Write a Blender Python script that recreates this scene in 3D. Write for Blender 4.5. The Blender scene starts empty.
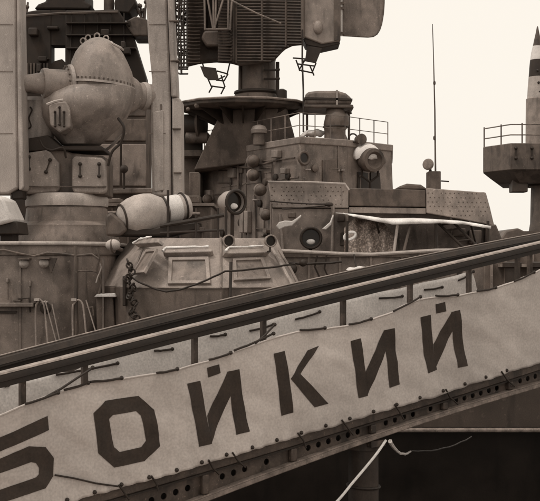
import bpy, bmesh, math, random
import numpy as np
from mathutils import Vector, Matrix, noise
random.seed(7)
R = math.radians
scn = bpy.context.scene
COL = scn.collection

# ------------------------------------------------------------------ camera
F, CX, HY, CZ = 1160.0, 270.0, 260.0, 3.8      # focal length in photo pixels, principal column, horizon row, eye height
cam = bpy.data.cameras.new('camera'); camo = bpy.data.objects.new('camera', cam); COL.objects.link(camo)
camo.location = (0, 0, CZ); camo.rotation_euler = (R(90), 0, 0)
cam.sensor_width = 36; cam.lens = 36 * F / 540; cam.shift_y = (HY - 250.5) / 540
cam.clip_start = 0.1; cam.clip_end = 5000
scn.camera = camo

# ------------------------------------------------------------------ sky + sun (bright overcast, sepia print)
SUN_EL, SUN_AZ = 62, -122                       # azimuth from +Y, clockwise seen from above
w = bpy.data.worlds.new('World'); scn.world = w; w.use_nodes = True
nt = w.node_tree; nt.nodes.clear()
sky = nt.nodes.new('ShaderNodeTexSky'); sky.sky_type = 'NISHITA'; sky.sun_disc = False
sky.sun_elevation = R(SUN_EL); sky.sun_rotation = R(SUN_AZ); sky.dust_density = 6; sky.air_density = 1.5
bw = nt.nodes.new('ShaderNodeRGBToBW'); nt.links.new(sky.outputs[0], bw.inputs[0])
mr = nt.nodes.new('ShaderNodeMapRange'); mr.inputs[1].default_value = 0; mr.inputs[2].default_value = 14
mr.inputs[3].default_value = 9.6; mr.inputs[4].default_value = 11.0      # an even cloud layer
nt.links.new(bw.outputs[0], mr.inputs[0])
mx = nt.nodes.new('ShaderNodeMix'); mx.data_type = 'RGBA'; mx.blend_type = 'MULTIPLY'; mx.inputs[0].default_value = 1
mx.inputs[7].default_value = (1.0, 0.935, 0.84, 1)
nt.links.new(mr.outputs[0], mx.inputs[6])
bg = nt.nodes.new('ShaderNodeBackground'); bg.inputs[1].default_value = 0.1
nt.links.new(mx.outputs[2], bg.inputs[0])
wo = nt.nodes.new('ShaderNodeOutputWorld'); nt.links.new(bg.outputs[0], wo.inputs[0])
sl = bpy.data.lights.new('sun', 'SUN'); sl.energy = 1.5; sl.angle = R(11); sl.color = (1, .95, .88)
so = bpy.data.objects.new('sun', sl); COL.objects.link(so)
sd = Vector((math.sin(R(SUN_AZ)) * math.cos(R(SUN_EL)), math.cos(R(SUN_AZ)) * math.cos(R(SUN_EL)), math.sin(R(SUN_EL))))
so.rotation_euler = (-sd).to_track_quat('-Z', 'Y').to_euler(); so.location = sd * 60
scn.view_settings.view_transform = 'Standard'; scn.view_settings.look = 'None'
scn.render.filter_size = 1.8
scn.cycles.max_bounces = 4; scn.cycles.diffuse_bounces = 2; scn.cycles.glossy_bounces = 2; scn.cycles.transmission_bounces = 1
scn.view_settings.exposure = 0; scn.view_settings.gamma = 1; scn.view_settings.use_curve_mapping = False

# ------------------------------------------------------------------ pixel <-> place helpers
def P(px, py, Y): return Vector(((px - CX) / F * Y, Y, CZ - (py - HY) / F * Y))
def RP(px, py, p0, n):
    d = Vector(((px - CX) / F, 1, -(py - HY) / F)); o = Vector((0, 0, CZ))
    return o + d * ((p0 - o).dot(n) / d.dot(n))
def S(Y): return Y / F                           # metres per photo pixel at distance Y

# ------------------------------------------------------------------ materials
def sep(v):
    v = max(0.0, min(1.0, v))
    t = min(1, v / 0.75) ** 0.5
    return (v, v * (0.66 + 0.285 * t), v * (0.475 + 0.435 * t), 1)
MATS = {}
def paint(name, v, var=.22, scale=2.0, streak=.25, rough=.6, bump=.15, chips=.0, grain=.15, metal=0.0, spots=0, blot=0):
    if name in MATS: return MATS[name]
    m = bpy.data.materials.new(name); m.use_nodes = True; t = m.node_tree; N = t.nodes; L = t.links
    b = N['Principled BSDF']; b.inputs['Roughness'].default_value = rough; b.inputs['Metallic'].default_value = metal
    b.inputs['Specular IOR Level'].default_value = .3
    tc = N.new('ShaderNodeTexCoord')
    g = N.new('ShaderNodeNewGeometry')
    def nz(sc, det, vec, stretch=None):
        n = N.new('ShaderNodeTexNoise'); n.inputs['Scale'].default_value = sc; n.inputs['Detail'].default_value = det
        if stretch:
            mp = N.new('ShaderNodeMapping'); mp.inputs['Scale'].default_value = stretch; L.new(vec, mp.inputs[0]); vec = mp.outputs[0]
        L.new(vec, n.inputs['Vector']); return n.outputs['Fac']
    pos = g.outputs['Position']
    def mth(op, a, c, d=None):
        n = N.new('ShaderNodeMath'); n.operation = op
        for i, q in enumerate((a, c)):
            if isinstance(q, (int, float)): n.inputs[i].default_value = q
            else: L.new(q, n.inputs[i])
        if op == 'MULTIPLY_ADD': n.inputs[2].default_value = d
        return n.outputs[0]
    a = nz(scale * 1.7, 5, pos)
    f = mth('MULTIPLY_ADD', a, 4 * var, 1 - 2 * var)
    if streak:
        s_ = nz(scale * 1.1, 3, pos, (3.2, 3.2, .55)); k = N.new('ShaderNodeMapRange'); L.new(s_, k.inputs[0])
        k.inputs[1].default_value = .56; k.inputs[2].default_value = .80; k.inputs[3].default_value = 1; k.inputs[4].default_value = 1 - 1.5 * streak
        f = mth('MULTIPLY', f, k.outputs[0])
        s2 = nz(scale * .45, 2, pos); f = mth('MULTIPLY', f, mth('MULTIPLY_ADD', s2, 2.2 * streak, 1 - 1.1 * streak))
    if grain:
        gr = nz(58, 1, pos); f = mth('MULTIPLY', f, mth('MULTIPLY_ADD', gr, 4 * grain, 1 - 2 * grain))
    if blot:
        c = nz(scale * .9, 5, pos, (1, 1, .55)); k = N.new('ShaderNodeMapRange'); L.new(c, k.inputs[0])
        k.inputs[1].default_value = .53; k.inputs[2].default_value = .60; k.inputs[3].default_value = 1; k.inputs[4].default_value = 1 - blot
        f = mth('MULTIPLY', f, k.outputs[0])
    if chips:
        c = nz(scale * 9, 5, pos); k = N.new('ShaderNodeMapRange'); L.new(c, k.inputs[0])
        k.inputs[1].default_value = .645; k.inputs[2].default_value = .69; k.inputs[3].default_value = 0; k.inputs[4].default_value = chips
        f = mth('ADD', f, k.outputs[0])
    if spots:
        c = nz(26, 3, pos); k = N.new('ShaderNodeMapRange'); L.new(c, k.inputs[0])
        k.inputs[1].default_value = .50; k.inputs[2].default_value = .58; k.inputs[3].default_value = 0; k.inputs[4].default_value = spots
        f = mth('ADD', f, k.outputs[0])
    cc = N.new('ShaderNodeMix'); cc.data_type = 'RGBA'; cc.blend_type = 'MULTIPLY'; cc.inputs[0].default_value = 1
    cc.inputs[6].default_value = sep(v); L.new(f, cc.inputs[7]); L.new(cc.outputs[2], b.inputs['Base Color'])
    rn = mth('MULTIPLY_ADD', a, .4, rough - .2); L.new(rn, b.inputs['Roughness'])
    if bump:
        bn = N.new('ShaderNodeBump'); bn.inputs['Strength'].default_value = bump; bn.inputs['Distance'].default_value = .02
        L.new(nz(scale * 5, 4, pos), bn.inputs['Height']); L.new(bn.outputs[0], b.inputs['Normal'])
    MATS[name] = m; return m
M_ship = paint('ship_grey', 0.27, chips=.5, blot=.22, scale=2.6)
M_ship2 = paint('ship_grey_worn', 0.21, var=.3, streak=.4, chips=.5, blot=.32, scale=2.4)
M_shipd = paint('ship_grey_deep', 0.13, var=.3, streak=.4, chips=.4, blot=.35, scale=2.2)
M_light = paint('launcher_light_grey', 0.4, var=.16, streak=.28, chips=.3, blot=.2, scale=1.8)
M_laun = paint('launcher_grey', 0.3, var=.2, streak=.25, chips=.6, blot=.22, scale=2.6)
M_dark = paint('dark_steel', 0.035, var=.3, streak=.2, chips=.3)
M_sooty = paint('sooty_funnel', 0.032, var=.35, streak=.3, rough=.75)
M_radar = paint('radar_dark', 0.095, var=.3, streak=.15, blot=.35, scale=3)
M_radar2 = paint('radar_mesh', .06, var=.3, streak=.15, scale=3)
M_hull = paint('hull_paint', 0.055, var=.3, streak=.4, scale=1.2, blot=.4, chips=.4)
M_hulld = paint('hull_lower_dark', 0.016, var=.4, streak=.3, scale=1.2, rough=.5)  # very dark tone of the side below the strake
M_canvas = paint('canvas', 0.49, var=.14, streak=.12, rough=.9, bump=.25, grain=.12, blot=.07, scale=.9)
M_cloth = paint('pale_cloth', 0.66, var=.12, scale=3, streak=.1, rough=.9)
M_cover = paint('cover_canvas', 0.42, var=.2, scale=3, streak=.15, rough=.9, bump=.3)
M_net = paint('speckled_tarp', .24, var=.3, scale=5, streak=.1, rough=.9, spots=1.2)
M_ink = paint('letter_paint', 0.042, var=.2, scale=6, streak=.15, rough=.8, grain=.15)
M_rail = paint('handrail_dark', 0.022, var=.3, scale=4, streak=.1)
M_rail2 = paint('handrail_lit_top', .035, var=.4, scale=6, streak=0)  # slightly paler tone painting the light on the far rail's top
M_raillit = paint('handrail_lit_edge', 0.3, var=.35, scale=9, streak=0)  # pale tone painting the light caught along the rail edges
M_truss = paint('truss_steel', 0.075, var=.4, streak=.3, blot=.4, chips=.9, scale=5)
M_flange = paint('flange_steel', 0.2, var=.5, scale=7, streak=.2, chips=.8)
M_pile = paint('pile_steel', .04, var=.35, scale=4, streak=.3)
M_rope = paint('rope', 0.03, var=.3, scale=20, streak=0)
M_ropel = paint('rope_pale', .6, var=.3, scale=20, streak=0)
M_white = paint('white_paint', .8, var=.12, scale=6, streak=.1)
M_glass = paint('lens_dark', .02, var=.1, streak=0, rough=.25, bump=0, grain=0)
M_mirror = paint('mirror', .6, var=.05, streak=0, rough=.22, bump=0, grain=0, metal=1)
M_wood = paint('plank_wood', .16, var=.3, scale=6, streak=.3)
M_conc = paint('concrete', .28, var=.3, scale=1, streak=.2)
M_deck = paint('steel_deck', .10, var=.3, scale=1, streak=0)
mw = bpy.data.materials.new('harbour_water'); mw.use_nodes = True
_b = mw.node_tree.nodes['Principled BSDF']; _b.inputs['Base Color'].default_value = sep(.012); _b.inputs['Roughness'].default_value = .12
_n = mw.node_tree.nodes.new('ShaderNodeTexNoise'); _n.inputs['Scale'].default_value = 2.2; _n.inputs['Detail'].default_value = 5
_g = mw.node_tree.nodes.new('ShaderNodeNewGeometry'); mw.node_tree.links.new(_g.outputs['Position'], _n.inputs['Vector'])
_p = mw.node_tree.nodes.new('ShaderNodeBump'); _p.inputs['Strength'].default_value = .5; _p.inputs['Distance'].default_value = .1
mw.node_tree.links.new(_n.outputs['Fac'], _p.inputs['Height']); mw.node_tree.links.new(_p.outputs[0], _b.inputs['Normal'])

# ------------------------------------------------------------------ mesh builder
class MB:
    def __init__(s): s.v = []; s.f = []
    def add(s, vs, fs):
        o = len(s.v); s.v += [Vector(q) for q in vs]; s.f += [tuple(i + o for i in f) for f in fs]; return s
    def prism(s, pts, ext):
        n = len(pts); ext = Vector(ext); vs = [Vector(p) for p in pts] + [Vector(p) + ext for p in pts]
        return s.add(vs, [tuple(range(n))[::-1], tuple(range(n, 2 * n))] + [(i, (i + 1) % n, n + (i + 1) % n, n + i) for i in range(n)])
    def px(s, poly, Y, depth): return s.prism([P(x, y, Y) for x, y in poly], (0, depth, 0))
    def rect(s, x0, y0, x1, y1, Y, depth): return s.px([(x0, y0), (x1, y0), (x1, y1), (x0, y1)], Y, depth)
    def onp(s, poly, pl, h, lift=0):              # a pixel outline laid on a plane (p0, n outward), thickness h outward
        p0, n = pl; return s.prism([RP(x, y, p0, n) + n * lift for x, y in poly], n * h)
    def loft(s, rings):
        k = len(rings[0]); vs = [p for r in rings for p in r]; fs = [tuple(range(k))[::-1], tuple(range((len(rings) - 1) * k, len(rings) * k))]
        for j in range(len(rings) - 1):
            for i in range(k): fs.append((j * k + i, j * k + (i + 1) % k, (j + 1) * k + (i + 1) % k, (j + 1) * k + i))
        return s.add(vs, fs)
    def box(s, c, size, rz=0):
        c = Vector(c); x, y, z = [q / 2 for q in size]; m = Matrix.Rotation(rz, 3, 'Z')
        r = [[c + m @ Vector((sx * x, sy * y, sz * z)) for sx, sy in ((-1, -1), (1, -1), (1, 1), (-1, 1))] for sz in (-1, 1)]
        return s.loft(r)
    def tube(s, path, r, seg=8, closed=False):
        path = [Vector(p) for p in path]; n = len(path); rings = []
        up = None
        for i, p in enumerate(path):
            if closed: t = path[(i + 1) % n] - path[i - 1]
            else: t = path[min(i + 1, n - 1)] - path[max(i - 1, 0)]
            t.normalize()
            if up is None: up = t.orthogonal().normalized()
            up = (up - t * up.dot(t)); up = up.normalized() if up.length > 1e-6 else t.orthogonal().normalized()
            b = t.cross(up); rr = r[i] if isinstance(r, (list, tuple)) else r
            rings.append([p + (up * math.cos(a) + b * math.sin(a)) * rr for a in [2 * math.pi * k / seg for k in range(seg)]])
        if not closed: return s.loft(rings)
        vs = [p for q in rings for p in q]
        return s.add(vs, [(j * seg + i, j * seg + (i + 1) % seg, ((j + 1) % n) * seg + (i + 1) % seg, ((j + 1) % n) * seg + i) for j in range(n) for i in range(seg)])
    def lathe(s, prof, p0, ax, seg=28, sx=1.0):
        ax = Vector(ax).normalized(); u = ax.cross(Vector((0, 0, 1)));
        if u.length < 1e-3: u = Vector((1, 0, 0))
        u.normalize(); b = ax.cross(u).normalized(); p0 = Vector(p0)
        return s.loft([[p0 + ax * t + (u * math.cos(a) * sx + b * math.sin(a)) * max(r, 1e-4) for a in [2 * math.pi * k / seg for k in range(seg)]] for t, r in prof])
    def ball(s, c, r, seg=12, sc=(1, 1, 1)):
        c = Vector(c); h = seg // 2
        return s.loft([[c + Vector((math.cos(a) * math.sin(q) * r * sc[0], math.sin(a) * math.sin(q) * r * sc[1], -math.cos(q) * r * sc[2])) for a in [2 * math.pi * k / seg for k in range(seg)]] for q in [max(.02, min(math.pi - .02, math.pi * j / h)) for j in range(h + 1)]])
    def ring(s, c, ax, rad, r, seg=24, sub=6):
        ax = Vector(ax).normalized(); u = ax.orthogonal().normalized(); b = ax.cross(u); c = Vector(c)
        return s.tube([c + (u * math.cos(2 * math.pi * k / seg) + b * math.sin(2 * math.pi * k / seg)) * rad for k in range(seg)], r, sub, True)
    def rivet(s, p, n, r):
        n = Vector(n); u = n.orthogonal().normalized(); b = n.cross(u); p = Vector(p)
        vs = [p + (u * math.cos(k * math.pi / 3) + b * math.sin(k * math.pi / 3)) * r for k in range(6)] + [p + n * r * .7]
        return s.add(vs, [(i, (i + 1) % 6, 6) for i in range(6)])
def sm(path, n=5):                                 # Catmull-Rom through the given points
    p = [Vector(q) for q in path]; p = [p[0] * 2 - p[1]] + p + [p[-1] * 2 - p[-2]]; out = []
    for i in range(1, len(p) - 2):
        for k in range(n):
            t = k / n; a, b, c, d = p[i - 1], p[i], p[i + 1], p[i + 2]
            out.append(.5 * (2 * b + (c - a) * t + (2 * a - 5 * b + 4 * c - d) * t * t + (3 * b - a - 3 * c + d) * t ** 3))
    return out + [p[-2]]
ORG = {}
def mesh(name, mb, mat, org, bevel=0, smooth=35, solid=0):
    me = bpy.data.meshes.new(name); me.from_pydata([tuple(v - org) for v in mb.v], [], mb.f)
    bm = bmesh.new(); bm.from_mesh(me); bmesh.ops.recalc_face_normals(bm, faces=bm.faces); bm.to_mesh(me); bm.free()
    if smooth: me.shade_smooth(); me.set_sharp_from_angle(angle=R(smooth))
    me.materials.append(mat)
    o = bpy.data.objects.new(name, me); COL.objects.link(o)
    if solid:
        q = o.modifiers.new('solid', 'SOLIDIFY'); q.thickness = solid; q.offset = 0
    if bevel:
        q = o.modifiers.new('bevel', 'BEVEL'); q.width = bevel; q.segments = 2; q.limit_method = 'ANGLE'; q.angle_limit = R(40); q.use_clamp_overlap = True
    return o
def tag(o, label, cat, group=None):
    o['label'] = label; o['category'] = cat
    if group: o['group'] = group
    return o
def thing(name, label, cat, loc, group=None):
    o = bpy.data.objects.new(name, None); COL.objects.link(o); o.location = loc; o.empty_display_size = .2
    ORG[o] = Vector(loc); return tag(o, label, cat, group)
def part(name, mb, mat, parent, **k):
    o = mesh(name, mb, mat, ORG[parent], **k); o.parent = parent; ORG[o] = ORG[parent]
    return o
def solo(name, mb, mat, label, cat, group=None, **k):
    lo = Vector((sum(v.x for v in mb.v) / len(mb.v), sum(v.y for v in mb.v) / len(mb.v), min(v.z for v in mb.v)))
    o = mesh(name, mb, mat, lo, **k); o.location = lo; ORG[o] = lo; return tag(o, label, cat, group)
def struct(name, mb, mat, **k):
    o = mesh(name, mb, mat, Vector((0, 0, 0)), **k); o['kind'] = 'structure'; ORG[o] = Vector((0, 0, 0)); return o
def stuff(o): o['kind'] = 'stuff'; return o
def wob(path, amp=.01):
    return [p + Vector((random.uniform(-amp, amp), random.uniform(-amp, amp), random.uniform(-amp, amp))) for p in path]
def cat(a, b, sag, n=12):                          # a hanging line between two points
    return [a.lerp(b, t / n) + Vector((0, 0, -sag * 4 * (t / n) * (1 - t / n))) for t in range(n + 1)]

# ------------------------------------------------------------------ setting: water, quay
DZ = 2.2                                          # weather deck height above the water
struct('water', MB().add([(-2500, -2500, 0), (2500, -2500, 0), (2500, 2500, 0), (-2500, 2500, 0)], [(0, 1, 2, 3)]), mw, smooth=0)
struct('quay', MB().box((0, -11.7, -.3), (90, 40.0, 3.5)), M_conc, bevel=.05)   # top at 1.45, edge at Y 8.3

# ------------------------------------------------------------------ hull of the moored warship
hull = thing('warship_hull', 'long grey warship hull with dark lower side moored behind the gangway', 'ship', (0, 17.5, 0))
XL, XR = -26, 26
def hsec(x):                                      # side, knuckle, turn below; section points front to back
    return [Vector((x, 18.1, -1.2)), Vector((x, 17.72, 1.20)), Vector((x, 17.72, 1.24)), Vector((x, 33.0, 1.24)), Vector((x, 32.6, -1.2))]
part('lower_side', MB().loft([hsec(XL), hsec(0), hsec(XR)]), M_hulld, hull, smooth=0)
for i in range(13):                               # shell plates, butted with a narrow gap
    x0 = XL + i * 4.0
    part('shell_plate', MB().box((x0 + 2, 17.62 + .012 * (i % 2), 1.74), (3.985, .16, .94)), M_hull, hull, bevel=.006)
part('rubbing_strake', MB().tube([(XL, 17.53, 1.23), (XR, 17.53, 1.23)], .035, 8), M_flange, hull)
part('deck', MB().box((0, 25.4, DZ - .10), (52, 15.3, .2)), M_deck, hull)
part('deck_edge', MB().tube([(XL, 17.60, DZ + .02), (XR, 17.60, DZ + .02)], .04, 8), M_shipd, hull)

# ------------------------------------------------------------------ the barbette deckhouse on the left
BT = P(0, 244, 18.6).z
def rrect(x0, x1, y0, y1, r, z, n=8):
    pts = []
    for cx, cy, a0 in ((x1 - r, y0 + r, -90), (x1 - r, y1 - r, 0), (x0 + r, y1 - r, 90), (x0 + r, y0 + r, 180)):
        pts += [Vector((cx + r * math.cos(R(a0 + 90 * k / n)), cy + r * math.sin(R(a0 + 90 * k / n)), z)) for k in range(n + 1)]
    return pts
bx0, bx1 = P(-140, 0, 18.6).x, P(106, 0, 18.9).x
bar_house = thing('barbette_deckhouse', 'rounded grey deckhouse under the missile launcher', 'deckhouse', ((bx0 + bx1) / 2, 20.4, DZ))
part('wall', MB().loft([rrect(bx0, bx1, 18.6, 24.0, 1.3, DZ - .02), rrect(bx0, bx1, 18.6, 24.0, 1.3, BT)]), M_ship2, bar_house)
part('top_rim', MB().tube(rrect(bx0 - .02, bx1 + .02, 18.57, 24.03, 1.32, BT + .01), .035, 8, True), M_light, bar_house)
part('weld_seam', MB().tube(rrect(bx0 - .01, bx1 + .01, 18.59, 24.01, 1.31, BT - .17), .016, 6, True), M_shipd, bar_house)
part('cable', MB().tube(wob([P(x, y, 18.53) for x, y in ((-10, 250), (5, 250), (18, 253), (34, 256), (48, 252.5), (62, 254), (76, 256), (92, 254), (99, 259))], .004), .018, 6), M_shipd, bar_house)
part('riser_pipe', MB().tube([P(75.5, 246, 18.54), P(76, 300, 18.54), P(75, 352, 18.54)], .030, 8), M_shipd, bar_house)
for bx in (20, 77, 103):
    part('seam_strip', MB().rect(bx - .8, 258, bx + .8, 350, 18.575 if bx < 90 else 18.76, .1), M_ship2, bar_house)
for px_, py_ in ((24, 263.5), (44, 263)):
    b = part('bulkhead_lamp', MB().lathe([(0, .075), (.05, .08), (.10, .06), (.13, .02)], P(px_, py_, 18.6) + Vector((0, 0, 0)), (.2, -1, -.1), 14), M_light, bar_house)
    part('lamp_hood', MB().rect(px_ - 6, py_ - 5.5, px_ + 5, py_ - 4, 18.42, .2), M_shipd, b)
part('gusset', MB().px([(46, 258), (57, 258), (51, 273)], 18.56, .05), M_shipd, bar_house)
for x0, x1 in ((36, 44), (73, 83)):
    q = [P(x0, 345, 18.5), P(x0 - .5, 310, 18.5), P(x0 + 1.5, 303, 18.5), P((x0 + x1) / 2, 300, 18.5), P(x1 - 1, 303, 18.5), P(x1 + 1, 312, 18.5), P(x1 + 4, 345, 18.5)]
    part('grab_rail', MB().tube(sm(q), .016, 8), M_ship, bar_house)
    part('grab_rail_foot', MB().rect(x0 - 2, 298.5, x0 + 3, 301, 18.45, .2), M_light, bar_house)
for a_, b_ in (((45, 300), (59, 352)), ((52, 304), (62, 352)), ((86, 300), (100, 346))):
    part('stay', MB().tube([P(a_[0], a_[1], 18.46), P(b_[0], b_[1], 18.40)], .011, 6), M_ship, bar_house)
part('pipe', MB().tube([P(78, 271, 18.5), P(90, 271, 18.54), P(97, 272, 18.62)], .012, 6), M_shipd, bar_house)
part('pipe', MB().tube(sm([P(96, 248, 18.6), P(99, 258, 18.6), P(97, 270, 18.62), P(101, 282, 18.66), P(99, 294, 18.66)]), .02, 8), M_shipd, bar_house)
part('paint_run', MB().tube(sm([P(99, 262, 18.62), P(101, 268, 18.64), P(98, 276, 18.62), P(96, 283, 18.6)]), [.012] * 15 + [.01], 6), M_light, bar_house)
part('ledge', MB().rect(-60, 303, 33, 307, 18.42, .2), M_ship2, bar_house, bevel=.01)
part('vent_slot', MB().rect(-30, 311, 16, 313.5, 18.56, .1), M_dark, bar_house)
d = part('side_door', MB().px([(96, 297), (113, 296), (116, 345), (97, 345)], 18.86, .14), M_shipd, bar_house, bevel=.02)
part('door_hood', MB().px([(94, 297), (97, 294), (114, 293.5), (116, 297)], 18.74, .2), M_white, d, bevel=.01)

# ------------------------------------------------------------------ twin-arm missile launcher
LY = 21.0
la = thing('missile_launcher', 'grey twin-arm missile launcher with two tall raised arms', 'launcher', (P(67, 0, LY).x, LY, BT))
lc = Vector((P(67, 0, LY).x, LY, 0)); q = S(LY)
def lz(py): return P(0, py, LY).z
part('base_skirt', MB().lathe([(BT, .95), (BT + .10, .95), (lz(229), .86), (lz(226), .86), (lz(222), .745), (lz(209), .725), (lz(208.2), .70), (lz(207.2), .70)], lc, (0, 0, 1), 48), M_ship2, la)
part('base_ring', MB().lathe([(lz(207), .735), (lz(204), .745), (lz(198), .74), (lz(195), .70), (lz(194), .6)], lc, (0, 0, 1), 48), M_light, la)
m = MB()
for k in range(20):
    a = k * math.pi / 10; m.lathe([(0, .02), (.04, .02)], lc + Vector((math.cos(a) * .9, math.sin(a) * .9, BT + .10)), (0, 0, 1), 6)
stuff(part('base_bolts', m, M_shipd, la))
part('carriage', MB().px([(25, 150), (60, 148), (72, 153), (104, 156), (106, 162), (106, 196), (26, 196)], 20.55, .95), M_shipd, la, bevel=.03)
lp = part('access_panel', MB().px([(25, 153), (46, 150), (50, 152), (59, 163), (59.5, 189), (57, 192), (26, 194)], 20.44, .12), M_laun, la, bevel=.03)
rp = part('access_panel', MB().px([(72, 159), (74.5, 156), (101, 157.5), (105.5, 161), (106.5, 191), (104, 194), (75, 193), (72, 190)], 20.40, .16), M_laun, la, bevel=.035)
for par, x, y, dx, Y in ((lp, 29, 163, 0, 20.42), (lp, 48, 166, -4, 20.42), (rp, 80, 170, 0, 20.38), (rp, 99, 170, 0, 20.38)):
    m = MB().tube([P(x - dx / 2 + dx * 0, y - 6, Y - .015), P(x + dx / 2, y + 6, Y - .015)], .014, 6)
    m.ball(P(x - dx / 2, y - 6, Y - .01), .036, 8).ball(P(x + dx / 2, y + 6, Y - .01), .036, 8)
    part('latch', m, M_dark, par)
part('panel_seam', MB().rect(26, 186, 106, 187, 20.36, .06), M_shipd, rp)
# lower cheek, head and seam
part('cheek', MB().lathe([(lz(147), .30), (lz(120), .34), (lz(103), .33), (lz(99), .26), (lz(98), .05)], Vector((P(36, 0, 20.9).x, 20.9, 0)), (0, 0, 1), 28), M_light, la)
m = MB().tube(sm([P(30, 107, 20.53), P(32, 110, 20.51), P(29, 118, 20.51), P(31, 126, 20.51), P(28, 129, 20.53)]), .014, 6)
part('cheek_handle', m, M_dark, la)
part('turntable', MB().px([(24, 139), (48, 135), (60, 146), (102, 146), (104, 151), (50, 150), (25, 152)], 20.46, .9), M_dark, la, bevel=.02)
hc = P(101, 90, LY)
def sq(a, p): c_, d_ = math.cos(a), math.sin(a); return (math.copysign(abs(c_) ** p, c_), math.copysign(abs(d_) ** p, d_))
def body(secs, p=1.0, n=44):                       # stacked sections: row, left column, right column, half depth, Y centre
    out = []
    for y, xl, xr, hd, Yc in secs:
        cx_, rx = (P(xl, 0, LY).x + P(xr, 0, LY).x) / 2, (P(xr, 0, LY).x - P(xl, 0, LY).x) / 2
        out.append([Vector((cx_ + sq(2 * math.pi * k / n, p)[0] * rx, Yc + sq(2 * math.pi * k / n, p)[1] * hd, P(0, y, LY).z)) for k in range(n)])
    return out
part('dome', MB().loft(body([(90, 69, 135, .74, 21.0), (80, 69, 133.5, .74, 21.0), (71, 70, 131.5, .72, 21.0), (62, 72.5, 127.5, .66, 21.0), (54, 76, 123.5, .60, 21.0), (48.5, 80, 119.5, .53, 21.0), (44.5, 84.5, 115, .44, 21.0), (41.2, 89, 110.5, .33, 21.0), (39.2, 93, 106, .2, 21.0), (38.3, 97, 101.5, .06, 21.0)], .95)), M_laun, la, smooth=60)
part('lower_head', MB().loft(body([(90.3, 66, 136, .76, 21.0), (97, 50, 135, .76, 20.95), (103, 45.5, 133.5, .75, 20.9), (111, 44.5, 130.5, .74, 20.9), (119, 45, 126, .68, 20.92), (127, 47.5, 119, .56, 20.95), (135, 54, 110, .42, 20.98), (145, 62, 100, .30, 21.0)], .74)), M_laun, la, smooth=50)
fl = MB().loft([[hc + Vector((math.cos(a) * .625, math.sin(a) * .80, z - .05 * math.cos(a))) for a in [2 * math.pi * k / 48 for k in range(48)]] for z in (.035, .075)])
part('head_flange', fl, M_light, la)
m = MB()
for k in range(48):
    a = 2 * math.pi * k / 48; m.lathe([(0, .016), (.05, .016)], hc + Vector((math.cos(a) * .608, math.sin(a) * .783, .07 - .05 * math.cos(a))), (0, 0, 1), 6)
stuff(part('flange_bolts', m, M_shipd, la))
for k, (x, y, Y) in enumerate(((88, 39, 20.9), (97, 37, 21), (106, 39.5, 21.0), (83, 42, 20.8))):
    c_ = P(x, y, Y); part('lifting_eye', MB().ring(c_ + Vector((0, 0, .02)), (.3, 1, 0), .05, .014, 14, 6), M_light, la)
part('grab_bar', MB().tube([P(111, 42, 20.6), P(113, 44, 20.5), P(121, 48, 20.5), P(123, 50, 20.6)], .022, 6), M_light, la)
part('grab_bar', MB().tube([P(80, 66.5, 20.42), P(81, 65.5, 20.38), P(89, 63, 20.36), P(90, 62, 20.46)], .024, 6), M_dark, la)
fp = part('face_plate', MB().px([(48.5, 106), (52, 102), (66, 101), (70, 108), (70, 127), (60, 133), (50, 125)], 20.15, .5), M_laun, la, bevel=.03)
for x, y, h in ((55, 119, 14), (59.5, 116, 17), (64, 119, 14)):
    sl_ = part('slot', MB().rect(x - .7, y - h / 2, x + .7, y + h / 2, 20.115, .03), M_dark, fp)
    for e_ in (-1, 1): part('slot_end', MB().ball(P(x, y + e_ * h / 2, 20.12), .026, 8), M_dark, fp)
part('face_rail', MB().tube([P(47, 104.5, 20.06), P(55, 101.5, 20.04), P(63, 100, 20.1)], .026, 6), M_light, fp)
# trunnions
Lp, Rp = P(14, 83.5, 20.25), P(160, 95, 21.6)
ax = (P(92, 83, 20.8) - Lp); ax.normalize()
def along(px): return (P(px, 84, 20.45).x - Lp.x) / ax.x
part('trunnion', MB().lathe([(0, .15), (along(30), .155), (along(40), .185), (along(42), .20), (along(42.5), .255), (along(45), .268), (along(48), .262), (along(49), .25), (along(66), .235), (along(74), .235), (along(88), .2)], Lp, ax, 36), M_laun, la)
part('trunnion_flange', MB().lathe([(along(66), .26), (along(67), .325), (along(70), .33), (along(70.5), .28), (along(73), .28), (along(73.5), .355), (along(77), .36), (along(78), .30)], Lp, ax, 40), M_light, la)
m = MB()
for k in range(16):
    a_ = 2 * math.pi * k / 16; u_ = ax.cross(Vector((0, 0, 1))).normalized(); v_ = ax.cross(u_)
    m.lathe([(0, .02), (.03, .02)], Lp + ax * (along(66) - .01) + (u_ * math.cos(a_) + v_ * math.sin(a_)) * .30, -ax, 6)
stuff(part('flange_bolts', m, M_shipd, la))
ax2 = (Rp - hc).normalized()
part('trunnion', MB().lathe([(.38, .40), (.55, .36), (.66, .30), (.72, .245), (.9, .235), (1.28, .23)], hc + Vector((0, 0, -.05)), ax2, 36), M_laun, la)
part('trunnion_band', MB().lathe([(.80, .25), (.83, .26), (.88, .26), (.90, .25)], hc + Vector((0, 0, -.05)), ax2, 36), M_light, la)
part('hose', MB().tube(sm([P(118, 118, 20.4), P(124, 128, 20.35), P(121, 142, 20.4), P(112, 152, 20.4), P(108, 166, 20.45)]), .024, 8), M_dark, la)
part('hose', MB().tube(sm([P(40, 140, 20.3), P(44, 147, 20.3), P(52, 150, 20.3), P(63, 148, 20.32), P(66, 158, 20.4)]), .02, 8), M_dark, la)
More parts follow.
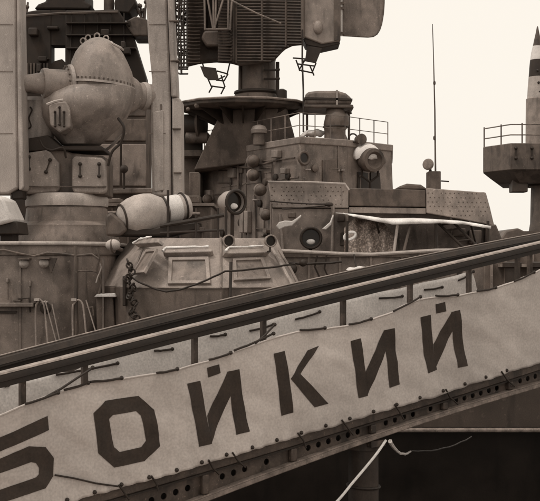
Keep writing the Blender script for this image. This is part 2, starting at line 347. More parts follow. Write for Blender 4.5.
# arms
def arm(Y, poly, seams, tip):
    a = part('arm', MB().px(poly, Y, .55), M_light, la, bevel=.04)
    for sx in seams:
        part('seam', MB().px([(sx[0] - .7, sx[1]), (sx[0] + .7, sx[1]), (sx[2] + .7, sx[3]), (sx[2] - .7, sx[3])], Y - .012, .05), M_shipd, a)
    part('guide_rail', MB().px(tip, Y - .07, .5), M_light, a, bevel=.03)
    x0_, x1_ = (min(p[0] for p in poly) + 6, max(p[0] for p in poly) - 3)
    for y in (24, 71, 133): part('weld_line', MB().rect(max(x0_, -20), y, x1_ - 3, y + .7, Y - .008, .03), M_ship2, a)
    return a
a1 = arm(20.0, [(-26, -150), (15.5, -150), (16.6, 0), (17.3, 95), (18.6, 188), (8, 194), (-26, 194)], [(-8, -150, -6, 190)], [(16.4, -150), (18.5, -150), (20, 0), (21.6, 95), (24, 186), (21.5, 190), (18.8, 190), (17.5, 95), (16.8, 0)])
a2 = arm(21.3, [(143, -150), (165, -150), (167, 0), (170.5, 93), (171.5, 196), (152, 196), (150.5, 112), (152, 80), (148, 40), (146, 0)], [(161, 104, 162, 192)], [(165.5, -150), (169.5, -150), (172.5, 0), (177.5, 90), (177.5, 97), (171.2, 97), (167.4, 0)])
part('rail_foot', MB().px([(172, 98), (179, 97.5), (182, 101), (182.6, 195), (172.4, 196)], 21.26, .5), M_light, a2, bevel=.03)
part('side_plate', MB().px([(152.5, 112), (163, 110), (164, 190), (154, 192)], 21.27, .1), M_light, a2, bevel=.015)
for y in (20, 60, 128, 172): part('rung', MB().rect(168.5 + y * .03, y, 178 + y * .02, y + 1.2, 21.2, .2), M_shipd, a2)
for x0, x1 in ((155, 166), (168, 182)):
    part('buffer', MB().px([(x0, 196.5), (x1, 196.5), (x1 - 2, 202), (x0 + 4, 202)], 21.36, .35), M_dark, a2, bevel=.03)
part('buffer', MB().px([(10, 190), (22, 189), (23, 199), (12, 200)], 20.1, .35), M_dark, a1, bevel=.03)
part('clamp', MB().px([(12, 178), (26, 176), (26, 196), (13, 197)], 20.75, .25), M_dark, la, bevel=.03)
part('brace', MB().tube(sm([P(104, 150, 21.4), P(110, 147, 21.3), P(126, 132, 21.3)]), .03, 6), M_laun, la)

# deck lockers behind the launcher
lk = thing('equipment_locker', 'tall grey steel locker directly behind the right launcher arm', 'locker', (P(125, 0, 24.6).x, 24.6, 4.0))
part('body', MB().rect(88, 92, 147, 190, 24.6, 1.0), M_shipd, lk, bevel=.03)
for x0, y0, x1, y1 in ((92, 97, 146, 116), (92, 119, 146, 141), (92, 144, 120, 186), (122, 144, 146, 186)):
    part('panel', MB().rect(x0, y0, x1, y1, 24.55, .08), M_ship2 if y0 > 130 else M_shipd, lk, bevel=.015)
part('plinth', MB().px([(86, 189), (152, 188), (153, 193), (86, 194)], 24.45, 1.3), M_ship2, lk, bevel=.02)
part('foot', MB().rect(90, 194, 150, 246, 24.7, .9), M_shipd, lk)
m = MB().ball(P(124, 169, 24.3), .09, 12); m.tube([P(124, 170, 24.3), P(124, 189, 24.35)], .025, 8)
solo('sounding_ball', m, M_dark, 'small dark ball on a short rod before the tall locker', 'fitting')
aft = thing('midships_deckhouse', 'low dark deckhouse behind the covered capsule and the launcher', 'deckhouse', (P(150, 0, 23).x, 23, DZ))
part('wall', MB().rect(96, 206, 212, 335, 23.0, 2.2), M_shipd, aft, bevel=.03)
part('top_edge', MB().rect(94, 203, 214, 206, 22.9, 2.4), M_ship2, aft)
for x in (112, 128, 146, 163, 180, 196):
    part('stiffener', MB().rect(x - .8, 208, x + .8, 330, 22.93, .08), M_shipd, aft)
part('pipe', MB().tube([P(100, 213, 22.85), P(150, 212, 22.85), P(200, 214, 22.85)], .035, 8), M_ship2, aft)
for k, (x, y, ww, hh) in enumerate(((108, 200, 12, 8), (186, 198, 14, 9), (189, 180, 10, 20))):
    solo('ready_box', MB().rect(x, y - hh / 2 + 2, x + ww, 202.9, 23.2 + .55 * (k == 2), .5), M_shipd if k else M_ship2, ['small grey deck box left of the covered capsule', 'low dark deck box below the right launcher arm', 'upright dark deck box beside the bridge left wall'][k], 'deck box', bevel=.02)

# ------------------------------------------------------------------ sooty funnel and mast base at the back
FY = 33.0
fn = thing('funnel', 'dark sooty funnel block with a wide cowl behind the launcher', 'funnel', (P(80, 0, FY).x, FY, DZ))
part('left_casing', MB().px([(10, 14), (18, 13), (36, 10), (51, 10), (51, 270), (10, 270)], FY, .6), M_sooty, fn, bevel=.04)
part('right_casing', MB().px([(65, 10), (94, 10), (118, 9), (131, 30), (146, 78), (146, 270), (65, 270)], FY, .6), M_sooty, fn, bevel=.04)
part('cross_casing', MB().rect(50.5, 10, 65.5, 45, FY + .03, .5), M_sooty, fn)
part('cross_casing', MB().px([(50.5, 64), (55, 61), (62, 59), (65.5, 63), (65.5, 268), (50.5, 268)], FY + .03, .5), M_sooty, fn)
part('cowl', MB().px([(34, 8.5), (38, 4), (46, 1), (46, -14), (84, -14), (84, 1), (92, 5), (89, 9.5)], FY + .2, 1.8), M_sooty, fn, bevel=.05)
part('exhaust_pipe', MB().lathe([(P(0, 14, FY).z, .15), (P(0, -60, FY).z, .15)], Vector((P(106, 0, FY).x, FY + .6, 0)), (0, 0, 1), 20), M_radar, fn)
part('vent_trunk', MB().px([(115, 12), (114, 3), (117, -8), (132, -8), (136, 3), (129, 13)], FY + .1, 1.2), M_sooty, fn, bevel=.04)
part('vent_trunk', MB().px([(124, 22), (135, 16), (147, 19), (148, 36), (133, 36)], FY - .1, 1.2), M_radar, fn, bevel=.04)
for k in range(9):
    part('louvre', MB().rect(20 + k * 3.3, 63, 21.7 + k * 3.3, 92, FY - .06, .1), M_radar, fn)
for k in range(5):
    part('stay', MB().tube([P(72 + 13 * k, 13, FY - .05), P(68 + 14 * k, 120, FY - .05)], .02, 6), M_dark, fn)
rnd = random.Random(21)
for k in range(16):
    x, y = rnd.uniform(20, 128), rnd.uniform(16, 74); w_, h_ = rnd.uniform(3, 12), rnd.uniform(2, 9)
    if 44 < x + w_ / 2 < 70 and 38 < y + h_ < 72: continue
    part('casing_box', MB().rect(x, y, min(x + w_, 130), y + h_, FY - rnd.uniform(.1, .35), .5), rnd.choice((M_sooty, M_sooty, M_dark)), fn, bevel=.03)
for y in (22, 34, 47): part('ledge', MB().rect(66, y, 128 + (y - 22) * .3, y + 1.2, FY - .25, .3), M_dark, fn)
part('pipe', MB().tube([P(14, 17, FY - .1), P(60, 13.5, FY - .1), P(118, 12, FY - .1)], .04, 6), M_radar, fn)
m = MB()
for x, y in ((22, 5), (27, 9), (18, 8), (140, 8), (143, 13), (146, 4), (139, 14)):
    m.tube(wob([P(x, 20, FY + .5), P(x + random.uniform(-2, 2), y + 4, FY + .5), P(x + random.uniform(-3, 3), y - 6, FY + .5)], .05), .035, 6)
    m.ball(P(x, y - 2, FY + .5), .07, 8)
stuff(part('aerials', m, M_radar, fn))

# ------------------------------------------------------------------ covered capsule on its cradle
cp = thing('covered_capsule', 'pale canvas-covered rounded capsule strapped in a dark cradle', 'capsule', P(150, 236, 19.8))
A0, A1 = P(118, 219, 19.7), P(193, 205, 20.3)
cax = (A1 - A0); cl = cax.length; cax.normalize()
prof = [(0, .05), (.03, .16), (.10, .25), (.22, .325), (.38, .365), (.52, .36), (.66, .32), (.78, .26), (.84, .225), (.90, .22), (1.05, .225), (1.16, .22), (1.22, .24), (1.30, .2), (1.32, .1)]
m = MB().lathe(prof, A0, cax, 40)
for i, v in enumerate(m.v): m.v[i] = v + (v - (A0 + cax * (v - A0).dot(cax))) * noise.noise(v * 5) * .09
part('cover', m, M_cover, cp, smooth=60)
for t, r_ in ((.07, .235), (.835, .245), (1.20, .245)):
    part('strap', MB().ring(A0 + cax * t, cax, r_, .018, 28, 6), M_dark, cp)
part('pale_collar', MB().lathe([(.88, .232), (.90, .236), (1.1, .238), (1.13, .232)], A0, cax, 28), M_cloth, cp)
part('cradle', MB().px([(107, 213), (113, 212), (127, 227), (150, 229), (168, 224), (196, 222), (196, 230), (170, 236), (108, 236)], 19.62, .8), M_dark, cp, bevel=.03)
part('end_pad', MB().px([(105, 216), (111, 212), (123, 222), (127, 230), (120, 236), (106, 236)], 19.5, .5), M_shipd, cp, bevel=.04)

# ------------------------------------------------------------------ faceted armoured housing
zm, zt = P(0, 288, 18.3).z, P(0, 238, 19.1).z
def xy(px, Y, z): return Vector(((px - CX) / F * Y, Y, z))
mid = [xy(97, 19.7, zm), xy(127, 18.45, zm), xy(221, 18.2, zm), xy(297, 19.0, zm), xy(297, 22.0, zm), xy(97, 22.0, zm)]
tpv = [xy(131, 20.2, zt), xy(147, 19.3, zt), xy(221, 19.0, zt), xy(277, 19.6, zt), xy(277, 22.0, zt), xy(131, 22.0, zt)]
hs = thing('armoured_housing', 'faceted grey armoured housing with three hooded windows above the gangway rail', 'housing', (P(200, 0, 20).x, 20, DZ))
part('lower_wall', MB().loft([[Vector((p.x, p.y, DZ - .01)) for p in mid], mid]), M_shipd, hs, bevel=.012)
up = [p + Vector((0, 0, .002)) for p in mid]
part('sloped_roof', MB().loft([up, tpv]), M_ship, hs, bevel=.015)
def plane(a, b, c):
    n = (b - a).cross(c - a).normalized()
    if n.y > 0: n = -n
    return (a, n)
PLl, PLc, PLr = plane(mid[0], mid[1], tpv[1]), plane(mid[1], mid[2], tpv[2]), plane(mid[2], mid[3], tpv[3])
part('weld_rib', MB().tube([mid[2] + Vector((0, -.01, 0)), tpv[2] + Vector((0, -.01, 0))], .018, 6), M_ship2, hs)
part('weld_rib', MB().tube([mid[1] + Vector((0, -.01, 0)), tpv[1] + Vector((0, -.01, 0))], .018, 6), M_ship2, hs)
part('knuckle', MB().tube([mid[1] + Vector((0, -.008, 0)), mid[2] + Vector((0, -.008, 0)), mid[3] + Vector((0, -.008, 0))], .012, 6), M_ship2, hs)
def hwin(pl, frame, hood):
    cx = sum(p[0] for p in frame) / 4; cy = sum(p[1] for p in frame) / 4
    inn = [(cx + (x - cx) * .82, cy + (y - cy) * .78) for x, y in frame]
    p0, n = pl
    o3 = [RP(x, y, p0, n) for x, y in frame]; i3 = [RP(x, y, p0, n) for x, y in inn]
    m = MB(); vs = [p + n * .002 for p in o3] + [p + n * .05 for p in o3] + [p + n * .05 for p in i3] + [p + n * .002 for p in i3]
    fs = []
    for k in range(4):
        j = (k + 1) % 4
        fs += [(k, j, 4 + j, 4 + k), (4 + k, 4 + j, 8 + j, 8 + k), (8 + k, 8 + j, 12 + j, 12 + k)]
    m.add(vs, fs)
    wnd = part('window', m, M_ship, hs, bevel=.006)
    part('shutter', MB().onp(inn, pl, .016, .003), M_ship2, wnd)
    hd = part('hood', MB().onp(hood, pl, .11, .002), M_laun, wnd, bevel=.012)
    # lumpy pale strip along the top edge
    hi = [RP(x, y - .6, p0, n) + n * .125 for x, y in hood[:len(hood) // 2]]
    path = []
    for a, b in zip(hi[:-1], hi[1:]): path += [a.lerp(b, k / 6) for k in range(6)]
    path.append(hi[-1])
    part('hood_pale_strip', MB().tube(wob(path, .004), [.018 + random.uniform(-.008, .006) for _ in path], 8), M_white, hd)
hwin(PLl, [(148, 251), (159, 250), (146, 274), (134, 275)], [(139, 248), (145, 244), (157, 242), (164, 243.5), (163, 246.5), (146, 247.5), (140, 250.5)][:6])
hwin(PLc, [(169, 259), (209, 258.5), (211, 285), (168, 285.5)], [(164, 257), (167, 253.5), (210, 252.5), (214, 255), (212, 256.5), (167, 257.5)])
hwin(PLr, [(232, 260), (262, 258.5), (270, 280), (233, 282)], [(222, 257), (226, 253), (260, 251.5), (268, 255), (266, 257), (226, 258)])
part('pipe', MB().tube([P(272, 249, 19.3), P(283, 268, 18.9), P(296, 292, 18.7)], .03, 8), M_laun, hs)
part('pipe', MB().tube([P(279, 250, 19.3), P(291, 270, 18.9), P(303, 293, 18.7)], .025, 8), M_ship2, hs)
for x, y in ((126, 262), (124, 290), (137, 284)):
    part('cleat', MB().rect(x - 1.5, y - 14, x + 1.5, y + 16, 18.30, .2), M_dark, hs, bevel=.01) if x == 124 else None
part('post', MB().tube([P(231, 262, 18.35), P(230, 300, 18.2)], .025, 8), M_dark, hs)
# rope looped across the housing
m = MB().tube(wob(cat(P(129, 276, 18.25), P(166, 292, 18.12), .03, 8) + cat(P(166, 292, 18.12), P(225, 271, 18.05), .05, 10)[1:] + cat(P(225, 271, 18.05), P(295, 264, 18.3), .015, 8)[1:], .006), .016, 6)
solo('looped_rope', m, M_rope, 'thin dark rope looped across the front of the armoured housing', 'rope')
m = MB()
pth = [P(128, 262, 18.3), P(132, 272, 18.25), P(127, 280, 18.25), P(134, 288, 18.2), P(129, 296, 18.2), P(136, 305, 18.15), P(131, 312, 18.15), P(139, 320, 18.1)]
for k in range(len(pth) - 1):
    for t in (0, .35, .7):
        c_ = pth[k].lerp(pth[k + 1], t); m.ring(c_, (random.uniform(-1, 1), random.uniform(-1, 1), .3), .05, .016, 10, 5)
solo('chain', m, M_dark, 'dark bunched chain hanging at the left end of the housing', 'chain')
# stanchions and rail on top of the housing
rl = thing('deck_rail', 'thin dark rail between short stanchions on top of the housing', 'railing', P(196, 238, 19.4))
for x, y0 in ((168, 190), (196, 214), (218, 208), (226, 207)):
    part('stanchion', MB().tube([P(x, y0, 19.5), P(x, 238, 19.5)], .022, 8), M_dark, rl)
part('rail', MB().tube([P(160, 226, 19.5), P(190, 221, 19.5), P(224, 215, 19.5)], .035, 8), M_dark, rl)
part('rail', MB().tube([P(160, 233, 19.5), P(224, 230, 19.5)], .02, 8), M_dark, rl)
# white tarpaulin at the left edge
tp = thing('pale_tarpaulin', 'pale tarpaulin-covered raft cut by the left edge of the picture', 'raft', P(-12, 236, 18.9))
m = MB().px([(-60, 200), (-8, 194), (3, 198), (13.5, 221), (-8, 227), (-60, 228)], 18.9, 1.0)
part('cover', m, M_cloth, tp, bevel=.05)
part('cradle', MB().px([(-60, 227), (-8, 226), (17, 221), (19, 234), (-60, 236)], 19.0, .8), M_dark, tp, bevel=.02)
part('leg', MB().rect(-50, 236, -30, 244, 19.2, .5), M_dark, tp); part('leg', MB().rect(0, 234, 12, 244, 19.2, .5), M_dark, tp)

fw = thing('forward_bulwark', 'grey bulwark with frames behind the gangway at far right', 'bulwark', (P(580, 0, 20).x, 20, DZ))
part('plating', MB().px([(484, 262), (497, 247), (509, 243), (700, 243), (700, 335), (484, 335)], 20.0, .12), M_shipd, fw, bevel=.02)
for x in (492, 506, 519, 533, 547, 565, 590): part('frame', MB().rect(x - 1, 249 if x > 500 else 258, x + 1, 330, 19.9, .1), M_ship2, fw)
part('shelf', MB().rect(500, 264, 690, 267, 19.8, .2), M_ship2, fw)
for x in (512, 540): part('bollard', MB().lathe([(0, .12), (.25, .12), (.27, .16), (.34, .16), (.36, .1)], P(x, 283, 19.5), (0, 0, 1), 18), M_dark, fw)
# ------------------------------------------------------------------ lamps
def dishlamp(name, label, px, py, Y, rpx, d, deep=1.2, body=M_ship, group=None, foot=None, lens=M_mirror):
    r = rpx * S(Y); d = Vector(d).normalized(); c = P(px, py, Y)
    t = thing(name, label, 'lamp', foot if foot else c - Vector((0, 0, r * 1.6)), group)
    part('drum', MB().lathe([(-deep * r, r * .35), (-deep * r * .92, r * .6), (-deep * r * .6, r * .86), (-deep * r * .2, r * .95), (0, r * .95), (0, r * .84), (-deep * r * .25, r * .8), (-deep * r * .4, r * .3), (-deep * r * .4, .001)], c, d, 30), body, t)
    part('rim', MB().ring(c, d, r * .92, r * .13, 30, 8), M_dark if lens is M_mirror else body, t)
    part('reflector', MB().lathe([(-deep * r * .36, .004), (-deep * r * .35, r * .3), (-deep * r * .3, r * .55), (-deep * r * .2, r * .8)], c, d, 30), M_glass, t)
    if lens is M_mirror:
        m_ = MB().ball(c - d * deep * r * .24 + Vector((0, 0, -r * .34)), r * .42, 16, (1, .5, .62)); part('glare_ball', m_, M_white, t)  # white ball painting the glare low inside the lamp
    part('bracket', MB().tube([c - d * r * .5 + Vector((0, 0, -r * .9)), c - d * r * .5 + Vector((0, 0, -r * 1.7)), (Vector(foot) if foot else c - d * r * .5 + Vector((0, 0, -r * 2.4)))], r * .16, 8), M_dark, t)
    return t
dishlamp('searchlight', 'large round searchlight with a dark rim above the armoured housing', 236, 202, 21.0, 12.5, (.75, -1, -.06), 1.9, M_light, foot=P(232, 240, 21.2))
dishlamp('ring_lamp', 'round lamp in a thick dark ring below the riveted plate', 311, 238, 23.2, 11, (.05, -1, .02), .9, M_dark, foot=P(311, 262, 23.4))
dishlamp('flood_lamp', 'small flood lamp on the housing roof nearest the large searchlight', 229, 241, 18.9, 6.2, (.35, -1, -.05), 1.9, M_ship, 'flood lamps on the housing', foot=P(224, 252, 19.05), lens=M_glass)
dishlamp('flood_lamp', 'small flood lamp on the right end of the housing roof', 271, 241, 18.9, 6.2, (.35, -1, -.05), 1.9, M_ship, 'flood lamps on the housing', foot=P(263, 252, 19.4), lens=M_glass)
t = thing('round_float', 'small pale round float lamp between deckhouse and housing', 'lamp', P(113, 252, 18.6))
part('globe', MB().ball(P(113, 245, 18.6), .105, 16, (1.15, 1, .9)), M_cover, t); part('collar', MB().ring(P(113, 246, 18.6), (1, -.2, .1), .095, .02, 18, 6), M_shipd, t)
part('arm', MB().tube([P(106, 246, 18.75), P(113, 247, 18.7), P(122, 250, 18.9)], .03, 8), M_shipd, t)
def bell(px, py, Y, rpx, label, d=(.5, -1, -.1)):
    r = rpx * S(Y); c = P(px, py, Y); d = Vector(d).normalized()
    t = thing('signal_lamp', label, 'lamp', c + Vector((0, 0, -r)), 'round signal lamps on the bridge wall')
    part('globe', MB().lathe([(-r * .5, r * .9), (0, r), (r * .45, r * .85), (r * .8, r * .5), (r * .92, .01)], c, d, 20), M_shipd, t)
    part('collar', MB().lathe([(-r * 1.3, r * .6), (-r * .9, r * .7), (-r * .8, r * 1.02), (-r * .5, r * 1.05), (-r * .3, r * .98)], c, d, 20), M_ship2, t)
    part('bracket', MB().tube([c - d * r * 1.1, c - d * r * 2.4], r * .4, 8), M_shipd, t)

# ------------------------------------------------------------------ bridge superstructure
br = thing('bridge_superstructure', 'tall angular grey bridge block under the radar', 'superstructure', (.5, 29, DZ))
zb = P(0, 137.5, 26.5).z
ring_t = [xy(194, 30.8, zb), xy(218, 29.8, zb), xy(300, 26.5, zb), xy(347, 27.2, zb), xy(391, 28.4, zb), xy(391, 32, zb), xy(194, 32, zb)]
ring_b = [xy(193, 30.8, DZ), xy(217, 29.75, DZ), xy(300, 26.42, DZ), xy(348, 27.1, DZ), xy(399, 28.3, DZ), xy(399, 32, DZ), xy(193, 32, DZ)]
part('wall', MB().loft([ring_b, ring_t]), M_ship2, br, bevel=.03)
def scale_ring(r, k, z): 
    c = sum(r, Vector()) / len(r); return [Vector((c.x + (p.x - c.x) * k, c.y + (p.y - c.y) * k, z)) for p in r]
part('roof_lip', MB().loft([scale_ring(ring_t, 1.015, zb - .14), scale_ring(ring_t, 1.02, zb + .02)]), M_ship, br, bevel=.02)
BL = plane(ring_t[1], ring_t[2], ring_b[2]); BR = plane(ring_t[2], ring_t[3], ring_b[3]); BQ = plane(ring_t[3], ring_t[4], ring_b[4])
for pl, xs in ((BL, (246,)), (BR, (338,))):
    for x in xs: part('plate_joint', MB().onp([(x - .5, 145 if x > 240 else 155), (x + .5, 145 if x > 240 else 155), (x + .7, 235), (x - .4, 235)], pl, .02), M_ship2, br)
part('plate_joint', MB().onp([(222, 186), (299, 176), (299, 177.5), (222, 187.5)], BL, .02), M_ship2, br)
pt = part('porthole', MB().ring(RP(300.5 + 3, 158, *BR) + BR[1] * .02, BR[1], .14, .035, 22, 6), M_shipd, br)
part('pane', MB().lathe([(.0, .13), (.015, .13)], RP(303.5, 158, *BR), BR[1], 20), M_glass, pt)
for x0, x1 in ((357, 367), (370, 379)):
    part('doorway', MB().onp([(x0, 172), (x1, 173), (x1 + 1, 192), (x0 + .5, 192)], BQ, .03), M_dark, br)
part('stain_plate', MB().onp([(322, 160), (336, 159), (338, 184), (322, 184)], BR, .035), M_shipd, br, bevel=.01)
for x0, y0, x1, y1, pl in ((244, 211, 247.5, 233, BL), (248.5, 211, 252, 233, BL), (232, 168, 238, 178, BL), (276, 150, 282, 158, BL), (208, 190, 214, 200, BL), (285, 168, 290, 174, BL)):
    part('junction_box', MB().onp([(x0, y0), (x1, y0), (x1, y1), (x0, y1)], pl, .14), M_ship, br, bevel=.02)
for xs, ya, yb in (((203, 204), 160, 235), ((256, 257), 195, 240), ((240, 240), 165, 210)):
    part('pipe', MB().tube([RP(xs[0], ya, *BL) + BL[1] * .05, RP(xs[1], yb, *BL) + BL[1] * .05], .03, 8), M_ship2, br)
part('pipe', MB().tube([RP(x, y, *BL) + BL[1] * .06 for x, y in ((206, 172), (230, 166), (252, 168), (280, 160), (297, 158))], .022, 6), M_shipd, br)
m = MB()
for k in range(230):
    x = random.uniform(200, 298); y = 150 + 60 * random.random()
    m.rivet(RP(round(x / 4) * 4, y, *BL), BL[1], .014)
for k in range(120):
    m.rivet(RP(random.choice((304, 316, 320, 337, 341, 345)), random.uniform(146, 188), *BR), BR[1], .014)
stuff(part('rivets', m, M_ship, br))
for a in ((254, 161, 27.8, 6.2, 'uppermost of the column of round lamps on the bridge wall'), (254, 175, 27.8, 6, 'second from top of the column of round lamps on the bridge wall'),
          (261, 190, 27.4, 6, 'third from top of the column of round lamps, beside the riveted plate'), (267, 215, 27.0, 5.5, 'lowest of the round lamps, below the riveted plate'),
          (213.5, 155, 29.6, 5, 'round lamp high on the bridge wall, under the radar platform'), (199, 166, 30.2, 4.5, 'leftmost round lamp on the bridge wall edge'),
          (208, 199, 29.8, 4.5, 'round lamp left of the large searchlight')): bell(a[0], a[1], a[2], a[3], a[4])
def clutter(pl, par, x0, x1, y0, y1, n, seed, sc=1.0):
    rnd = random.Random(seed)
    for k in range(n):
        x, y = rnd.uniform(x0, x1), rnd.uniform(y0, y1); kind = rnd.random(); p0, nn = pl
        if kind < .4:
            w_, h_ = rnd.uniform(2, 5) * sc, rnd.uniform(2.5, 7) * sc
            o = part('junction_box', MB().onp([(x, y), (x + w_, y), (x + w_, y + h_), (x, y + h_)], pl, rnd.uniform(.05, .13)), rnd.choice((M_ship, M_ship2, M_shipd)), par, bevel=.012)
            part('conduit', MB().tube([RP(x + w_ / 2, y + h_, p0, nn) + nn * .03, RP(x + w_ / 2 + rnd.uniform(-1, 1), y + h_ + rnd.uniform(8, 22), p0, nn) + nn * .03], .014, 6), M_shipd, o)
        elif kind < .6:
            part('vent_disc', MB().lathe([(0, .09), (.05, .09), (.07, .05)], RP(x, y, p0, nn), nn, 14), rnd.choice((M_shipd, M_dark)), par)
        elif kind < .8:
            L_ = rnd.uniform(10, 26); part('conduit', MB().tube([RP(x, y, p0, nn) + nn * .03, RP(x + L_ * .5, y + rnd.uniform(-1, 1), p0, nn) + nn * .035, RP(x + L_ * .55, y + L_ * .6, p0, nn) + nn * .03], .013, 6), rnd.choice((M_shipd, M_dark)), par)
        else:
            w_ = rnd.uniform(4, 8) * sc; q0, q1 = RP(x, y, p0, nn), RP(x + w_, y, p0, nn)
            part('hand_grip', MB().tube([q0, q0 + nn * .08, q1 + nn * .08, q1], .014, 6), rnd.choice((M_light, M_shipd)), par)
clutter(BL, br, 204, 292, 156, 236, 26, 3, .8)
clutter(BR, br, 305, 343, 148, 176, 5, 5, .7)
clutter(BQ, br, 350, 386, 150, 176, 3, 8, .7)
clutter((Vector((0, 18.6, 0)), Vector((0, -1, 0))), bar_house, 2, 90, 266, 330, 8, 11)
clutter((Vector((0, 23.0, 0)), Vector((0, -1, 0))), aft, 100, 205, 209, 232, 9, 13)
# roof rails
rr = thing('bridge_roof_rail', 'thin pipe guard rail around the bridge roof', 'railing', (ring_t[2].x, 28, zb))
ins = scale_ring(ring_t, .97, zb)
def rail_path(z): return [Vector((p.x, p.y, z)) for p in ins[0:5]]
hgt = .58
for j, h in enumerate((hgt, hgt * .5)):
    part('rail', MB().tube(rail_path(zb + h), .010, 6), M_ship2, rr)
for i in range(4):
    n = (3, 6, 3, 3)[i]
    for k in range(n):
        p = ins[i].lerp(ins[i + 1], k / n); part('stanchion', MB().tube([Vector((p.x, p.y, zb)), Vector((p.x, p.y, zb + hgt))], .013, 6), M_ship2, rr)
part('stanchion', MB().tube([ins[4], ins[4] + Vector((0, 0, hgt))], .013, 6), M_ship2, rr)
# roof fittings
t = thing('mushroom_vent', 'small mushroom vent on the bridge roof under the radar platform', 'vent', P(259, 145, 27.8))
c0 = P(259, 145, 27.8)
part('stem', MB().lathe([(0, .15), (.3, .13)], c0, (0, 0, 1), 16), M_shipd, t); part('cap', MB().lathe([(.28, .19), (.36, .2), (.45, .15), (.49, .03)], c0, (0, 0, 1), 20), M_ship, t)
t = thing('covered_instrument', 'bulky dark covered instrument standing under the small canopy', 'instrument', P(335, 141, 27.6))
m = MB().loft([[P(335, 0, 27.6) * 0 + Vector((P(335 + ox, 0, 27.6).x + math.cos(a) * rw, 27.6 + math.sin(a) * rw * .9, P(0, y, 27.6).z)) for a in [2 * math.pi * k / 20 for k in range(20)]] for y, rw, ox in ((141, .27, 1), (132, .26, 0), (124, .30, 1), (116, .27, 2), (110, .2, 0), (107, .13, -1))])
for i, v in enumerate(m.v): m.v[i] = v + Vector((noise.noise(v * 4), noise.noise(v * 4 + Vector((5, 0, 0))), 0)) * .07
part('cover', m, M_shipd, t, smooth=60)
part('side_grip', MB().tube([P(344, 113, 27.5), P(350, 111, 27.4), P(351, 114, 27.4)], .03, 6), M_dark, t)
part('tie', MB().ring(P(335.5, 127, 27.6), (0, 0, 1), .29, .02, 20, 6), M_dark, t)
cn = thing('canopy', 'small round-topped canopy with dark bands over the bridge roof', 'canopy', P(328, 141, 28.0))
part('shell', MB().px([(305, 94), (309, 91.5), (318, 90.5), (338, 90.5), (346, 93), (352, 98), (352, 104), (305, 104)], 27.4, 1.3), M_ship2, cn, bevel=.06)
part('band', MB().px([(304.5, 97), (352.5, 98.5), (352.5, 100.5), (304.5, 99)], 27.36, 1.38), M_dark, cn)
part('band', MB().px([(304, 104.5), (353, 104.5), (354, 108), (304, 107.5)], 27.34, 1.4), M_radar, cn, bevel=.02)
part('rib', MB().rect(336, 90, 338, 107, 27.36, .06), M_light, cn)
for x in (307, 349): part('post', MB().tube([P(x, 107, 28.4), P(x, 141, 28.4)], .03, 8), M_shipd, cn)
m = MB().ball(P(313, 133, 27.9), .26, 18, (1.2, .8, .36))
for i, v in enumerate(m.v): m.v[i] = v + Vector((0, 0, noise.noise(v * 6) * .12))
solo('folded_cloth', m, M_cloth, 'white folded cloth lying on the bridge roof beside the covered instrument', 'cloth', smooth=60)
t = thing('hooded_searchlight', 'searchlight under a white hood at the right end of the bridge', 'lamp', P(370, 190, 27.4))
c0 = P(370, 160, 27.3)
m = MB().lathe([(-.28, .12), (-.26, .22), (-.1, .28), (.12, .29), (.22, .27), (.23, .2), (.1, .1), (.1, .01)], c0, (.45, -1, -.1), 28); part('drum', m, M_shipd, t)
m = MB().ball(c0 + Vector((-.07, .10, .10)), .335, 20, (1.0, .85, .9)); m.v = [Vector((v.x, v.y, max(v.z, c0.z + .02 + .07 * noise.noise(v * 7)))) for v in m.v]
part('hood', m, M_cloth, t, smooth=60)
for x in (362, 378): part('yoke', MB().tube([P(x, 160, 27.35), P(x, 176, 27.4), P(370, 182, 27.4), P(370, 190, 27.45)], .03, 8), M_dark, t)
t = thing('roof_lamp', 'small dark round fitting on the bridge roof right of the instrument', 'lamp', P(359, 143, 27.3))
part('hoop', MB().ring(P(353, 138, 27.3), (.2, -1, 0), .1, .02, 18, 6), M_dark, t); part('drum', MB().lathe([(-.1, .1), (.1, .13)], P(360, 139.5, 27.3), (.4, -1, 0), 18), M_shipd, t)

# ------------------------------------------------------------------ lower superstructure with riveted plates
ls = thing('lower_superstructure', 'lower deckhouse with riveted plates in front of the bridge', 'superstructure', (P(380, 0, 25).x, 25, DZ))
zl = P(0, 192, 24.8).z
x0, x1 = P(270, 0, 24.8).x, P(492, 0, 24.8).x; x1t = P(485, 0, 24.8).x
part('wall', MB().loft([[Vector((x0, 24.8, DZ)), Vector((x1 + .06, 24.8, DZ)), Vector((x1 + .06, 29, DZ)), Vector((x0 + .02, 29, DZ))], [Vector((x0, 24.8, zl)), Vector((x1t, 24.8, zl)), Vector((x1t, 29, zl)), Vector((x0 + .02, 29, zl))]]), M_ship2, ls, bevel=.02)
def rivplate(poly, mat, rows, Y=24.5, dp=.29):
    o = part('riveted_plate', MB().px(poly, Y, dp), mat, ls, bevel=.02); m = MB()
    for x, y in rows: m.rivet(P(x, y, Y) + Vector((0, -.002, 0)), (0, -1, 0), .015)
    stuff(part('rivets', m, M_shipd, o)); return o
rows = [(272 + 4.9 * i + (2.4 if j % 2 else 0) + random.uniform(-.4, .4), 187 + 4.2 * j + .02 * i + random.uniform(-.3, .3)) for i in range(15) for j in range(5) if random.random() < .85]
p1 = rivplate([(268, 182), (310, 182.5), (345, 184), (348.5, 190), (348.5, 208), (272, 208)], M_ship, rows)
part('plate_edge', MB().tube([P(268, 181.8, 24.45), P(310, 182.2, 24.45), P(345, 183.8, 24.45), P(349, 190, 24.45)], .022, 6), M_light, p1)
part('dark_plate', MB().px([(349, 188), (394, 189), (425.5, 190), (426, 207), (349, 206)], 24.52, .27), M_radar, ls, bevel=.02)
